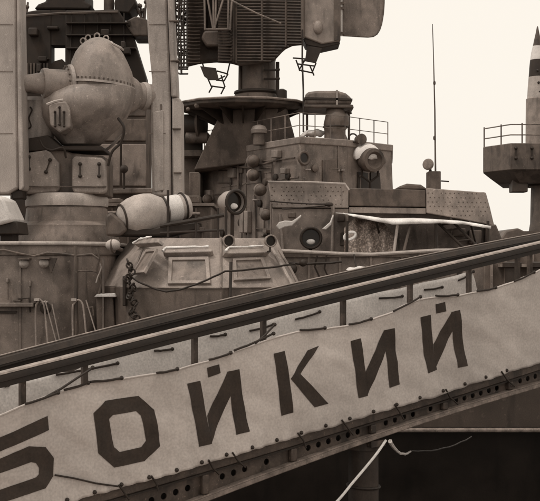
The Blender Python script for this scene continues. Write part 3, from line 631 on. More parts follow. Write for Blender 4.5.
part('hump', MB().px([(395, 189.5), (400, 186), (407, 183.5), (421, 184.5), (429, 190)], 24.6, 1.2), M_radar, ls, bevel=.04)
rows = [(428 + 4.4 * i + (2.2 if j % 2 else 0), 193 + 4.4 * j + .05 * i) for i in range(14) for j in range(6) if random.random() < .85 and 428 + 4.4 * i < 484 + j * 1.0 and (j < 4 or i > 1)]
p2 = rivplate([(426.5, 188), (486, 192.5), (490, 207), (494.5, 226), (460, 219), (426.5, 213)], M_ship, rows)
part('band_plate', MB().px([(349, 207), (426, 208), (426, 214), (349, 213)], 24.55, .24), M_ship, ls, bevel=.01)
part('lower_plate', MB().px([(272, 208.6), (348.5, 208.6), (348.5, 254), (272, 254)], 24.53, .26), M_ship2, ls, bevel=.015)
# cables and hooks on the wall
part('cable', MB().tube(wob(cat(P(270, 201, 24.3), P(330, 204, 24.3), .02), .003), .014, 6), M_rope, ls)
part('cable', MB().tube(wob(cat(P(282, 209, 24.3), P(332, 205, 24.3), .01), .003), .014, 6), M_rope, ls)
part('cable_end', MB().ball(P(329, 204.5, 24.3), .06, 10, (1.6, 1, .8)), M_dark, ls)
part('pipe', MB().tube([P(333, 206, 24.4), P(333, 226, 24.4), P(332, 260, 24.4)], .035, 8), M_ship, ls)
part('pipe', MB().tube([P(280, 214, 24.5), P(283, 252, 24.5)], .03, 8), M_ship, ls)
for x, y, ww, hh in ((337, 213, 8, 9), (340, 232, 7, 14), (452, 228, 14, 8), (470, 230, 12, 14), (288, 212, 8, 6)):
    part('wall_box', MB().rect(x, y, x + ww, y + hh, 24.5, .32), M_shipd, ls, bevel=.025)
part('end_bracket', MB().px([(487, 226), (496, 224), (501, 236), (506, 250), (487, 250)], 24.4, .8), M_shipd, ls, bevel=.03)
# upper deck ledge with pale edge
lg = thing('side_gallery', 'narrow side gallery deck with pale edge in front of the lower deckhouse', 'gallery', (P(360, 0, 22).x, 22.6, DZ))
zg = P(0, 252.5, 21.6).z
part('deck_plate', MB().box(((P(276, 0, 21.6).x + P(492, 0, 21.6).x) / 2, 23.2, zg - .05), ((216) * S(21.6), 3.18, .08)), M_shipd, lg)
part('edge_strip', MB().tube([P(276, 250.5, 21.55), P(345, 254, 21.55), P(372, 254.5, 21.55), P(436, 250.5, 21.55), P(492, 250, 21.55)], .035, 8), M_light, lg)
for x in (283, 309, 340, 371, 402, 433, 464, 490): part('bracket', MB().px([(x - 1.2, 255), (x + 1.2, 255), (x + 1.2, 330), (x - 1.2, 330)], 21.62, .12), M_ship2, lg)
part('bulkhead', MB().rect(276, 257, 492, 336, 21.66, .15), M_ship2, lg)
for x, lb in ((317, 'left of two slack dark lines hanging from the gallery edge'), (326, 'right of two slack dark lines hanging from the gallery edge')):
    solo('slack_line', MB().tube(wob([P(x, 255, 21.5), P(x - 2, 268, 21.5), P(x + 2, 278, 21.5), P(x, 292, 21.5)], .02), .016, 6), M_rope, lb, 'rope')
t = thing('fender_line', 'dark line with two round fenders tied along the gallery', 'fender', P(300, 270, 21.4))
part('line', MB().tube(wob(cat(P(276, 262, 21.4), P(342, 262, 21.4), .03), .01), .022, 6), M_rope, t)
part('fender', MB().ball(P(292, 269, 21.4), .1, 12), M_dark, t); part('fender', MB().ball(P(303, 263, 21.4), .07, 12), M_dark, t)
# awning, tarp, ladder
aw = thing('awning', 'dark canvas awning with a white front edge on thin posts', 'awning', (P(415, 0, 22).x, 22.2, zg))
za = [(343, 213, 21.9), (360, 215, 21.8), (392, 219.5, 21.7), (432, 219, 21.7), (462, 221, 21.8), (491, 226, 21.9)]
m = MB(); fr = [P(x, y + 1, Y) for x, y, Y in za]; bk = [Vector((p.x, 24.45, p.z + .12)) for p in fr]
m.loft([[a, a + Vector((0, 0, .02)), b + Vector((0, 0, .02)), b] for a, b in zip(fr, bk)]); part('roof_cloth', m, M_cloth, aw, smooth=60)
m = MB(); 
vs = []; n_ = 40
for k in range(n_ + 1):
    t = k / n_ * (len(za) - 1); i = min(int(t), len(za) - 2); u = t - i
    x = za[i][0] * (1 - u) + za[i + 1][0] * u; y = za[i][1] * (1 - u) + za[i + 1][1] * u
    drop = 3.0 + .7 * noise.noise(Vector((k * .7, 0, 0))) + 2.0 * math.exp(-((k / n_ - .45) / .22) ** 2) - 2.4 * math.exp(-(k / n_) / .12); vs.append((P(x, y, 21.68), P(x, y + drop, 21.66 + .03 * math.sin(k))))
m.add([p for ab in vs for p in ab], [(2 * k, 2 * k + 1, 2 * k + 3, 2 * k + 2) for k in range(n_)])
part('valance', m, M_white, aw, solid=.012)
for x in (398, 436, 488, 347): part('post', MB().tube([P(x, 221, 21.75), P(x - (4 if x == 398 else 0), 252, 21.75)], .028, 8), M_light if x == 398 else M_dark, aw)
part('brace', MB().tube([P(411, 222, 21.8), P(404, 250, 21.8)], .026, 8), M_ship2, aw)
for x in (376, 470): part('brace', MB().tube([P(x, 221, 21.9), P(x + 8, 252, 22.6)], .02, 8), M_dark, aw)
ld = thing('ladder', 'short dark leaning ladder under the awning', 'ladder', P(450, 250, 21.9))
e0, e1, e2, e3 = P(437, 222, 22.0), P(466, 250, 21.8), P(450, 219, 22.0), P(480, 249, 21.8)
part('rail', MB().tube([e0, e1], .025, 8), M_dark, ld); part('rail', MB().tube([e2, e3], .025, 8), M_dark, ld)
for k in range(5):
    t = .12 + k * .19; part('rung', MB().tube([e0.lerp(e1, t), e2.lerp(e3, t)], .018, 6), M_dark, ld)
tp = thing('speckled_tarpaulin', 'speckled tarpaulin draped over a mound beside the ring lamp', 'tarpaulin', P(370, 253, 22.2))
m = MB(); nu, nv = 44, 22; grid = []
for j in range(nv + 1):
    for i in range(nu + 1):
        u, v = i / nu, j / nv
        prof_ = (1 - abs(2 * u - .9) ** 3 * .35)
        base = P(344 + 50 * u, 255, 22.0 + .9 * v); h = 36 * S(22) * prof_ * min(1, (math.sin(min(1, v * 2.2) * math.pi / 2)) ** .6) * (1 - max(0, v - .7) * .8)
        h *= 1 + .14 * noise.noise(Vector((u * 7, v * 5, 0)))
        base.y += .1 * noise.noise(Vector((u * 8, v * 6, 3))) + (.08 * math.sin(u * 22) * (1 - v)); base.z += max(0, h); grid.append(base)
m.add(grid, [(j * (nu + 1) + i, j * (nu + 1) + i + 1, (j + 1) * (nu + 1) + i + 1, (j + 1) * (nu + 1) + i) for j in range(nv) for i in range(nu)])
part('sheet', m, M_net, tp, smooth=80)
part('pale_loop', MB().tube([P(350 + 5.5 * math.cos(a), 236 + 3.5 * math.sin(a) - 1.5 * math.cos(a), 21.92) for a in [2 * math.pi * k / 18 for k in range(18)]], .03, 6, True), M_white, tp)
solo('white_rag', MB().px([(276, 226), (279, 222), (285, 220.5), (292, 221), (297, 218), (301, 214.5), (301.5, 216.5), (296, 222), (292, 226), (285, 227), (279, 230)], 23.0, .06), M_cloth, 'small white cloth hanging left of the ring lamp', 'cloth', bevel=.02)
solo('white_rag', MB().px([(322, 229), (326, 225.5), (330, 222), (333, 214), (334, 216), (331.5, 225), (326, 230)], 23.0, .06), M_cloth, 'narrow white strip tied right of the ring lamp', 'cloth', bevel=.02)
m = MB().ball(P(358, 270, 21.3), .17, 16, (1.3, .6, .4)); m.v = [v + Vector((0, 0, .1 * noise.noise(v * 6))) for v in m.v]
bd = thing('cloth_bundle', 'pale cloth bundle hanging from the gallery just above the gangway rail', 'cloth', P(358, 274, 21.3))
part('bundle', m, M_cloth, bd, smooth=60)
part('tie', MB().tube([P(354, 254.5, 21.5), P(355, 262, 21.4), P(357, 268, 21.32)], .014, 6), M_rope, bd)

# whip aerial with box and disc
t = thing('whip_aerial', 'tall thin whip aerial on a small box above the riveted deckhouse', 'aerial', P(434, 190, 25.2))
part('box', MB().rect(428.5, 171, 441, 190, 25.0, .4), M_shipd, t, bevel=.02)
part('whip', MB().tube([P(435.5, 172, 25.2), P(434.8, 110, 25.2), P(433.6, 60, 25.2), P(432.5, 24, 25.2)], [.020, .016, .011, .008], 6), M_radar, t)
for y in (138, 83): part('joint', MB().ball(P(434.4, y, 25.2), .03, 8, (1, 1, 1.8)), M_radar, t)
part('disc', MB().lathe([(0, .12), (.03, .125), (.06, .1), (.07, .02)], P(428.5, 164.5, 25.0), (-.5, -1, .1), 24), M_ship2, t)
part('disc_arm', MB().tube([P(429, 165, 25.05), P(431, 173, 25.1)], .03, 6), M_dark, t)
part('cross_bar', MB().tube([P(441, 181, 25.1), P(449, 181.5, 25.1)], .015, 6), M_dark, t)

# ------------------------------------------------------------------ radar tower, platform and aerial
RY = 29.0
tr = thing('radar_tower', 'flared dark tower and round platform carrying the big radar', 'tower', (P(255, 0, RY).x, RY, zb))
zp = P(0, 108, RY).z
part('trunk', MB().loft([[xy(194, 28.9, zb - .55), xy(300, 28.2, zb - .3), xy(304, 31.2, zb - .3), xy(194, 31.2, zb - .55)], [xy(222, 28.5, zp - .1), xy(287, 28.2, zp - .1), xy(287, 30.2, zp - .1), xy(222, 30.2, zp - .1)]]), M_shipd, tr, bevel=.03)
m = MB(); c0 = P(243, 0, RY)
oc = lambda r, z, sx=1.0: [Vector((c0.x + math.cos(a) * r * sx, RY + math.sin(a) * r, z)) for a in [math.pi / 8 + 2 * math.pi * k / 12 for k in range(12)]]
part('platform', MB().loft([oc(1.35, zp - .10, 1.1), oc(1.48, zp - .04, 1.1), oc(1.48, zp + .06, 1.1)]), M_radar, tr, bevel=.01)
for k in range(9):
    a = math.pi + k * math.pi / 8; e = Vector((c0.x + math.cos(a) * 1.5, RY + math.sin(a) * 1.3, zp - .09))
    part('gusset', MB().prism([Vector((c0.x + math.cos(a) * .7, RY + math.sin(a) * .6, zp - .1)), e, Vector((c0.x + math.cos(a) * .7, RY + math.sin(a) * .6, zp - .45))], (-math.sin(a) * .04, math.cos(a) * .04, 0)), M_dark, tr)
part('edge_pipe', MB().tube(oc(1.52, zp + .06, 1.1), .03, 6, True), M_ship2, tr)
for x, y, r_ in ((197, 105.5, .07), (188, 109, .05), (207, 103, .06), (243, 101, .05)):
    part('lug', MB().ball(P(x, y, 28.0), r_, 8), M_shipd, tr)
pz = lambda py: P(0, py, RY).z
pc = Vector((P(257, 0, RY).x, RY, 0))
part('pedestal', MB().lathe([(zp + .05, .62), (pz(97), .60), (pz(95), .53), (pz(92.5), .53), (pz(91.5), .47), (pz(62), .46), (pz(58), .48), (pz(52), .3)], pc, (0, 0, 1), 36), M_shipd, tr)
part('pedestal_ring', MB().ring(Vector((pc.x, pc.y, pz(93))), (0, 0, 1), .53, .05, 36, 6), M_dark, tr)
for x in (240, 249, 268): part('rib', MB().rect(x - .7, 57, x + .7, 92, 28.50 + abs(x - 257) * .012, .1), M_radar, tr)
part('cable_run', MB().tube([P(277.5, 62, 28.6), P(277.5, 92, 28.6), P(280, 101, 28.4)], .045, 8), M_dark, tr)
for y in (70, 79): part('hook', MB().tube([P(264, y, 28.5), P(276, y, 28.35), P(279.5, y - .5, 28.3)], .03, 6), M_dark, tr)
part('pedestal_lamp', MB().lathe([(0, .1), (.12, .12), (.3, .12), (.34, .05)], P(282, 103, 28.2), (0, 0, 1), 14), M_dark, tr)
part('side_box', MB().rect(262, 96, 270, 102, 28.2, .3), M_dark, tr, bevel=.02)
ra = thing('radar_aerial', 'large dark slatted radar aerial with side box and fin above the bridge', 'radar', (pc.x, RY, pz(58)))
# main reflector: curved sheet + horizontal slats
def refl(px0, px1, ytop, ybot, Y, depth, n=24):
    out = []
    for k in range(n + 1):
        u = k / n; px_ = px0 + (px1 - px0) * u; out.append((px_, Y + depth * (1 - (2 * u - 1) ** 2), ytop(px_), ybot(px_)))
    return out
yb_ = lambda x: np.interp(x, [200, 210, 231, 240, 273, 284, 292, 303], [63, 62, 63.5, 66, 62, 50, 46, 45])
cols = refl(218, 303, lambda x: -75, lambda x: float(yb_(x)), 28.0, .28)
rows_ = 26; m = MB(); g_ = []
for px_, Y, yt, y_b in cols:
    for j in range(rows_ + 1): g_.append(P(px_, yt + (y_b - yt) * j / rows_, Y + .12 * math.sin(j / rows_ * math.pi)))
m.add(g_, [(i * (rows_ + 1) + j, i * (rows_ + 1) + j + 1, (i + 1) * (rows_ + 1) + j + 1, (i + 1) * (rows_ + 1) + j) for i in range(len(cols) - 1) for j in range(rows_)])
part('reflector', m, M_radar2, ra, solid=.03, smooth=60)
m = MB()
for j in range(46):
    y = -74 + j * 3.0; pth = []
    for px_, Y, yt, y_b in cols:
        if y < y_b - 1: pth.append(P(px_, y + .05 * (px_ - 260) * .3, Y - .05))
    if len(pth) > 3: m.tube(pth, .018, 5)
stuff(part('slats', m, M_radar, ra))
for px_ in (236, 262, 286): part('rib', MB().tube([P(px_, -75, 28.12), P(px_, float(yb_(px_)) - 2, 28.12)], .03, 6), M_radar, ra)
# left reflector, edge-on, with an open lattice rim
lyb = lambda x: np.interp(x, [172, 178, 187, 200, 215, 232], [76, 73, 67, 64, 62.5, 63])
m = MB(); g_ = []; c2 = refl(187, 234, lambda x: -75, lambda x: float(lyb(x)), 28.0, .5, 16)
for px_, Y, yt, y_b in c2:
    for j in range(rows_ + 1): g_.append(P(px_, yt + (y_b - yt) * j / rows_, Y + .05 + (.75 if 205 < px_ < 229 and yt + (y_b - yt) * j / rows_ < 29 else 0)))
m.add(g_, [(i * (rows_ + 1) + j, i * (rows_ + 1) + j + 1, (i + 1) * (rows_ + 1) + j + 1, (i + 1) * (rows_ + 1) + j) for i in range(len(c2) - 1) for j in range(rows_)])
part('side_reflector', m, M_radar2, ra, solid=.04, smooth=60)
m = MB()
for k, x in enumerate((173, 175.5, 178.5, 181, 184, 187)):
    m.tube(wob([P(x + random.uniform(-.6, .6), y, 28.2 - k * .03) for y in np.linspace(-75, float(lyb(x)) + random.uniform(-4, 2), 14)], .012), .026, 5)
for k in range(44):
    y = -74 + k * 3.4 + random.uniform(-.8, .8)
    if y < 73: m.tube(wob([P(172.5 + max(0, (y - 66) * .5), y, 28.22), P(180, y + 1, 28.15), P(188, y + .5, 28.05)], .012), .024, 5)
for k in range(40):
    y = random.uniform(-70, 66); x = random.uniform(172, 184); m.tube([P(x, y, 28.15), P(x + random.uniform(1, 5), y + random.uniform(-6, 6), 28.15)], .03, 5)
stuff(part('lattice_rim', m, M_dark, ra))
m = MB()
for a, b in (((203.5, -40), (205, 29)), ((229, -40), (228, 29)), ((204, 29.5), (229, 29)), ((206, -10), (213, 29)), ((226, -10), (214, 29)), ((213, -30), (213.5, 28)), ((217, -30), (215, 28)), ((233, -20), (230, 30))):
    m.tube([P(a[0], a[1], 27.9), P(b[0], b[1], 27.9)], .025, 6)
part('feed_frame', m, M_ship2, ra)
m = MB()
for j in range(40):
    y = -74 + j * 3.5
    for seg_ in ((188, 204), (229, 234)) if y < 30 else ((188, 200), (231, 234)):
        if y < float(lyb(seg_[0])) - 1: m.tube([P(seg_[0], y, 27.98), P(sum(seg_) / 2, y + .3, 28.12), P(seg_[1], y, 28.2)], .016, 5)
stuff(part('slats', m, M_radar, ra))
part('feed_box', MB().px([(204, 30.5), (230, 30), (234, 40), (231, 47), (206, 46), (201, 38)], 28.1, .5), M_radar, ra, bevel=.05)
part('feed_arm', MB().tube([P(231, 0, 27.6), P(240, 5, 27.5), P(258, 14, 27.5), P(281, 23.5, 27.6)], .022, 6), M_ship2, ra)
sb = part('side_box', MB().px([(302.5, -75), (339.5, -75), (340, 41), (322, 44), (304, 37)], 28.0, .9), M_ship, ra, bevel=.03)
part('box_edge', MB().rect(334, -75, 340.5, 40, 27.97, .9), M_shipd, sb)
part('box_edge', MB().tube([P(302.8, -75, 27.97), P(302.8, 38, 27.97)], .05, 8), M_shipd, sb)
part('blister', MB().ball(P(318, 27.5, 28.0), .13, 16, (.9, .8, 1.3)), M_ship, sb)
part('base_wedge', MB().px([(303, 38.5), (340, 42), (340, 44), (322, 48), (306, 45)], 28.05, .7), M_dark, sb, bevel=.02)
fp_ = [(342.5, -75), (384, -75), (384, 3), (383.2, 14), (381.5, 24), (379.5, 30), (377, 34), (373.5, 36.3), (368, 37), (342.5, 35.5)]
fn_ = part('fin', MB().px(fp_, 28.3, .12), M_ship2, ra, bevel=.02)
part('fin_edge', MB().tube([P(341.3, -75, 28.15), P(341.3, 36, 28.15)], .03, 8), M_cloth, fn_)
part('fin_rim', MB().tube([P(x, y, 28.28) for x, y in fp_[1:]], .02, 6), M_shipd, fn_)
for y in (3, 8, 33): part('hinge', MB().rect(338, y - 1.2, 344, y + 1.2, 28.1, .12), M_shipd, fn_)
# hanging feed brackets under the reflector
def hang(plate, struts, Y):
    o = part('horn_plate', MB().px(plate, Y, .06), M_dark, ra, bevel=.01); m = MB()
    for a, b in struts: m.tube([P(a[0], a[1], Y), P(b[0], b[1], Y + .1)], .018, 6)
    stuff(part('horn_struts', m, M_dark, o))
hang([(200, 66), (216, 68), (219, 80), (209, 80), (204, 76)], [((217, 71), (228, 74)), ((219, 79), (225, 76)), ((208, 79), (212, 88)), ((221, 75), (225, 87)), ((211, 86), (225, 88)), ((212, 87), (209, 92.5)), ((225, 86), (221, 94)), ((228, 74), (224, 81)), ((216, 80), (224, 81)), ((230, 62), (227, 75)), ((202, 62), (204, 68))], 28.1)
hang([(307, 46), (322, 48), (316, 63), (305, 61)], [((293, 58), (306, 59)), ((296, 60), (300, 71)), ((305, 60), (299, 70)), ((298, 64), (314, 66)), ((299, 70), (313, 73)), ((316, 63), (312, 73)), ((310, 66), (314, 75.5)), ((303, 60), (302, 72))], 28.0)
solo('drop_cable', MB().tube(wob([P(302.6, 30, 27.9), P(302.5, 60, 27.9), P(303.2, 90, 27.9), P(303.4, 132, 27.6)], .01), .022, 6), M_rope, 'thin cable dropping from the radar side box to the bridge roof', 'cable')
# reel beside the tower
rc = P(189, 125, 29.4); rl_ = thing('cable_reel', 'dark cable reel beside the tower under the radar platform', 'reel', P(190, 152, 29.5))
part('drum', MB().lathe([(-.35, .27), (.35, .27)], rc, (1, -.3, 0), 26), M_dark, rl_)
for t_ in (-.33, .33): part('flange', MB().lathe([(-.03, .42), (.03, .42)], rc + Vector((1, -.3, 0)).normalized() * t_, (1, -.3, 0), 28), M_radar, rl_)
part('stand', MB().rect(182, 132, 202, 152, 29.5, .4), M_dark, rl_, bevel=.03)
part('motor', MB().lathe([(-.3, .14), (.25, .14), (.3, .08)], P(198, 138, 29.2), (1, -.1, 0), 18), M_shipd, rl_)
part('shelf', MB().rect(178, 150, 206, 156, 29.3, 1.2), M_shipd, rl_)
part('shelf_leg', MB().rect(182, 156, 200, 240, 29.9, .7), M_shipd, rl_)

# ------------------------------------------------------------------ ship beyond on the right: gallery and rocket nose
WY = 38.0
h2 = thing('moored_hull_beyond', 'dark hull of a second vessel lying behind the warship', 'ship', (P(560, 0, 42).x, 42, 0))
part('hull_side', MB().box((P(620, 0, 42).x, 42.5, .7), (14, 9, 3.6)), M_hull, h2, bevel=.2)
part('deck_block', MB().px([(500, 240), (506, 231), (518, 228), (524, 231), (700, 231), (700, 275), (500, 275)], 39.0, 3), M_shipd, h2, bevel=.05)
sp = thing('lookout_gallery', 'grey angular lookout platform on a column at the right edge', 'platform', P(538, 240, WY + 1))
ztp, zlo, zbt = P(0, 143, WY).z, P(0, 173, WY).z, P(0, 178, WY).z
gx = lambda px, Y: (px - CX) / F * Y
gt = [(483, WY + 1.3), (511, WY), (575, WY), (600, WY + 2), (590, WY + 4), (490, WY + 4)]
part('bulwark', MB().loft([[Vector((gx(x, Y), Y, zlo + .1)) for x, Y in gt], [Vector((gx(x, Y), Y, ztp)) for x, Y in gt]]), M_shipd, sp, bevel=.03)
cg = gx(545, WY + 2)
part('underside', MB().loft([[Vector((cg + (gx(x, Y) - cg) * .75, WY + 2 + (Y - WY - 2) * .75, zbt - .12)) for x, Y in gt], [Vector((gx(x, Y), Y, zlo + .098)) for x, Y in gt]]), M_shipd, sp)
for x in (516, 532, 549):
    part('slot', MB().rect(x - .9, 148, x + .9, 158, WY - .03, .06), M_dark, sp)
    part('slot_cap', MB().ball(P(x, 148, WY - .03), .06, 8).ball(P(x, 158, WY - .03), .06, 8), M_dark, sp)
part('column', MB().loft([[P(528, 0, WY + 1) * 0 + Vector((gx(545, WY + 1.6) + math.cos(a) * r_, WY + 1.6 + math.sin(a) * r_, z)) for a in [2 * math.pi * k / 24 for k in range(24)]] for z, r_ in ((P(0, 236, WY).z, .58), (P(0, 222, WY).z, .50), (P(0, 185, WY).z, .47), (zbt - .1, .6))]), M_ship2, sp)
part('column_cap', MB().ring(Vector((gx(545, WY + 1.6), WY + 1.6, zbt - .12)), (0, 0, 1), .62, .06, 24, 6), M_dark, sp)
part('hung_box', MB().rect(512.5, 178, 528, 192, WY + .6, .6), M_radar, sp, bevel=.03)
gr_ = thing('gallery_rail', 'thin guard rail around the lookout platform at the right edge', 'railing', Vector((cg, WY + 1, ztp)))
hh_ = .62
pts = [Vector((gx(x, Y), Y + .06, ztp)) for x, Y in ((484.5, WY + 1.3), (511, WY + .05), (575, WY + .05))]
for h in (hh_, hh_ * .45): part('rail', MB().tube([p + Vector((0, 0, h)) for p in pts], .02, 6), M_ship2, gr_)
for p in (pts[0], pts[0].lerp(pts[1], .65), pts[1].lerp(pts[2], .18), pts[1].lerp(pts[2], .55), pts[2]): part('stanchion', MB().tube([p, p + Vector((0, 0, hh_ + .05))], .024, 6), M_shipd, gr_)
MY = 39.5; mc = Vector((P(537.5, 0, MY).x, MY, 0)); k_ = S(MY); z_ = lambda y: P(0, y, MY).z
rk = thing('rocket', 'upright pointed rocket with a dark stripe above the lookout platform', 'rocket', Vector((mc.x, MY, z_(143))))
def rkp(name, pr, mat, s=0): return part(name, MB().lathe([(z_(y), r * k_) for y, r in pr], mc, (0, 0, 1), 28), mat, rk)
rkp('tip', [(46, 4.6), (40, 3.4), (33, 1.8), (27, .7), (26, .1)], M_radar)
rkp('pale_band', [(60, 7.2), (53, 6.2), (46.1, 4.7)], M_cloth)
rkp('dark_stripe', [(77, 8.7), (68, 8.1), (60.1, 7.3)], M_dark)
rkp('body', [(99, 10.2), (88, 9.6), (77.1, 8.75)], M_cover)
rkp('lower_body', [(150, 11.8), (120, 11.6), (99.1, 11.3), (98.5, 10.5)], M_ship)
m = MB()
for y, dx in ((72, -2), (84, -1), (93, 0), (106, -4), (113, 1)): m.rivet(Vector((mc.x + dx * k_, MY - 9.5 * k_, z_(y))), (0, -1, 0), .05)
stuff(part('studs', m, M_dark, rk))

# ------------------------------------------------------------------ GANGWAY
GA = P(0, 0, 8.0); GA = Vector((GA.x, 8.0, 0)); GB = Vector(((540 - CX) / F * 11.2, 11.2, 0))
gd = (GB - GA).normalized(); gn = Vector((-gd.y, gd.x, 0)); GW = .85      # gn points away from the camera
def GP(px, py): return RP(px, py, GA, gn)
def FP(px, py): return RP(px, py, GA + gn * GW, gn)
def sof(p): return (p - GA).dot(gd)
def fit(pts, deg=2, pr=GP):
    q_ = [pr(x, y) for x, y in pts]; c = np.polyfit([sof(p) for p in q_], [p.z for p in q_], deg); return lambda s: float(np.polyval(c, s))
def G(s, z, off=0): return Vector((GA.x + gd.x * s + gn.x * off, GA.y + gd.y * s + gn.y * off, z))
zr_top = fit([(0, 371.5), (130, 339), (150, 335), (270, 304.5), (400, 274), (540, 241)])
zr_bot = fit([(0, 381.5), (130, 349), (270, 315), (400, 285.5), (540, 253)])
zf_top = fit([(0, 355), (96, 330), (150, 316), (217, 300), (400, 260), (540, 232)], pr=FP)
zc_bot = fit([(67, 500), (120, 487), (170, 475), (240, 455), (294, 437), (338, 424), (380, 410.5), (443, 391), (493, 377.5), (540, 363.5)])
zt_bot = fit([(220, 494.5), (294, 468), (360, 445), (440, 415.5), (540, 387)])
S0, S1 = -.75, 8.2
gw = thing('gangway', 'long cambered steel gangway with dark handrails slanting across the picture', 'gangway', G(S0, 1.45, GW / 2))
ss = lambda n, a=S0, b=S1: [a + (b - a) * k / n for k in range(n + 1)]
def bar(zlo_, zhi_, off0, off1, n=60, a=S0, b=S1):
    return MB().loft([[G(s, zlo_(s), off0), G(s, zhi_(s), off0), G(s, zhi_(s), off1), G(s, zlo_(s), off1)] for s in ss(n, a, b)])
# handrails: dark channels with paler strips painting the light on their top edges
def profile(zf, prof, n=60): return MB().loft([[G(s_, zf(s_) + dz, o) for o, dz in prof] for s_ in ss(n)])
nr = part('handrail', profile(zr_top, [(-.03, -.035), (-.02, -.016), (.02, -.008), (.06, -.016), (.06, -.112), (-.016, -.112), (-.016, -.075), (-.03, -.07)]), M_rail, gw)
part('lit_edge', profile(zr_top, [(-.027, -.020), (-.022, -.008), (.02, 0), (.02, -.006), (-.018, -.014), (-.022, -.022)]), M_raillit, nr)
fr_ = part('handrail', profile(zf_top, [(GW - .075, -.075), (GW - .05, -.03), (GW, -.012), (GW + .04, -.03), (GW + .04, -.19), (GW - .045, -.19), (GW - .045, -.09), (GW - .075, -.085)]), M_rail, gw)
part('lit_edge', profile(zf_top, [(GW - .079, -.066), (GW - .054, -.022), (GW, -.004), (GW, -.010), (GW - .050, -.028), (GW - .074, -.068)]), M_rail2, fr_)
part('bright_edge', MB().tube([G(s_, zf_top(s_) - .004, GW - .02) for s_ in ss(60)], .006, 6), M_raillit, fr_)
part('added_dark_sheet', bar(lambda s_: zt_bot(s_) + .05, lambda s_: zc_bot(s_) - .06, .075, .095), M_rail, gw)  # dark sheet added behind the near web so its holes look dark
# trusses
zch = lambda s: zc_bot(s) + .005                 # top chord upper side
tb = lambda s: zt_bot(s)
NB = 2.511; bays = [NB + .85 * k for k in range(-3, 7)]
holes_sp = .106
def truss(off, sgn, name):
    ch = part('top_chord', bar(lambda s: zch(s) - .075, lambda s: zch(s), off - .035, off + .035), M_truss, gw, bevel=.008)
    part('chord_lip', bar(lambda s: zch(s) - .085, lambda s: zch(s) - .074, off - .055, off + .036), M_rail, ch)
    bf = part('bottom_flange', bar(lambda s: tb(s), lambda s: tb(s) + .045, off - .06, off + .05), M_flange, gw, bevel=.008)
    part('flange_lip', bar(lambda s: tb(s) + .046, lambda s: tb(s) + .056, off - .064, off + .02), M_flange, bf)
    m = MB(); cells = []
    n = int((S1 - S0) / holes_sp)
    for k in range(n):
        s0 = NB + .02 + (k - int((NB - S0) / holes_sp)) * holes_sp; s1 = s0 + holes_sp
        mid_ = (s0 + s1) / 2; near = min(abs(mid_ - b) for b in bays)
        lo = lambda s: tb(s) + .05; hi = lambda s: zch(s) - .07
        zc_ = (lo(mid_) + hi(mid_)) / 2; sl_ = (zch(s1) - zch(s0)) / holes_sp
        if near < .085 or random.random() < .05:
            m.add([G(s0, lo(s0), off), G(s1, lo(s1), off), G(s1, hi(s1), off), G(s0, hi(s0), off)], [(0, 1, 2, 3)]); continue
        outer = []; inner = []
        for a in range(16):
            an = 2 * math.pi * a / 16 - math.pi * .75
            cx_, cy_ = math.cos(an), math.sin(an); mm = max(abs(cx_), abs(cy_))
            u, v = cx_ / mm, cy_ / mm; s = mid_ + u * holes_sp / 2
            z = (lo(s) + hi(s)) / 2 + v * (hi(s) - lo(s)) / 2
            outer.append(G(s, z, off)); r_ = .026; inner.append(G(mid_ + cx_ * r_, zc_ + cy_ * r_ + cx_ * r_ * sl_ * .0, off))
        m.add(outer + inner, [(a, (a + 1) % 16, 16 + (a + 1) % 16, 16 + a) for a in range(16)])
    part('pierced_web', m, M_truss, gw, solid=.012, smooth=0)
    for b in bays:
        part('web_stiffener', MB().loft([[G(b - .03, z, off - .055), G(b + .03, z, off - .055), G(b + .03, z, off - .008), G(b - .03, z, off - .008)] for z in (tb(b) + .058, zch(b) - .088)]), M_truss, gw, bevel=.01)
truss(0.02, 1, 'near'); truss(GW, -1, 'far')
for k in range(34):                               # tread planks
    s = S0 + .13 + k * .262
    part('plank', MB().loft([[G(s - .12, zch(s - .12) - z, o) for o in (.065, GW - .065)] + [G(s + .12, zch(s + .12) - z, o) for o in (GW - .065, .065)] for z in (.09, .05)]), M_wood, gw)
# stanchions carrying the handrails
for px_ in (27, 89.5, 200, 269, 349, 416, 475, 536):
    s = sof(GP(px_, 340)); o = px_
    part('stanchion', MB().loft([[G(s - .022, z, .06), G(s + .022, z, .06), G(s + .022, z, .10), G(s - .022, z, .10)] for z in (zch(s) - .05, zr_bot(s) + .02)]), M_truss, gw, bevel=.005)
for s in [NB + .85 * k + .2 for k in range(-3, 7)]:
    part('stanchion', MB().loft([[G(s - .022, z, GW - .02), G(s + .022, z, GW - .02), G(s + .022, z, GW + .02), G(s - .022, z, GW + .02)] for z in (zch(s) - .05, zf_top(s) - .165)]), M_truss, gw)
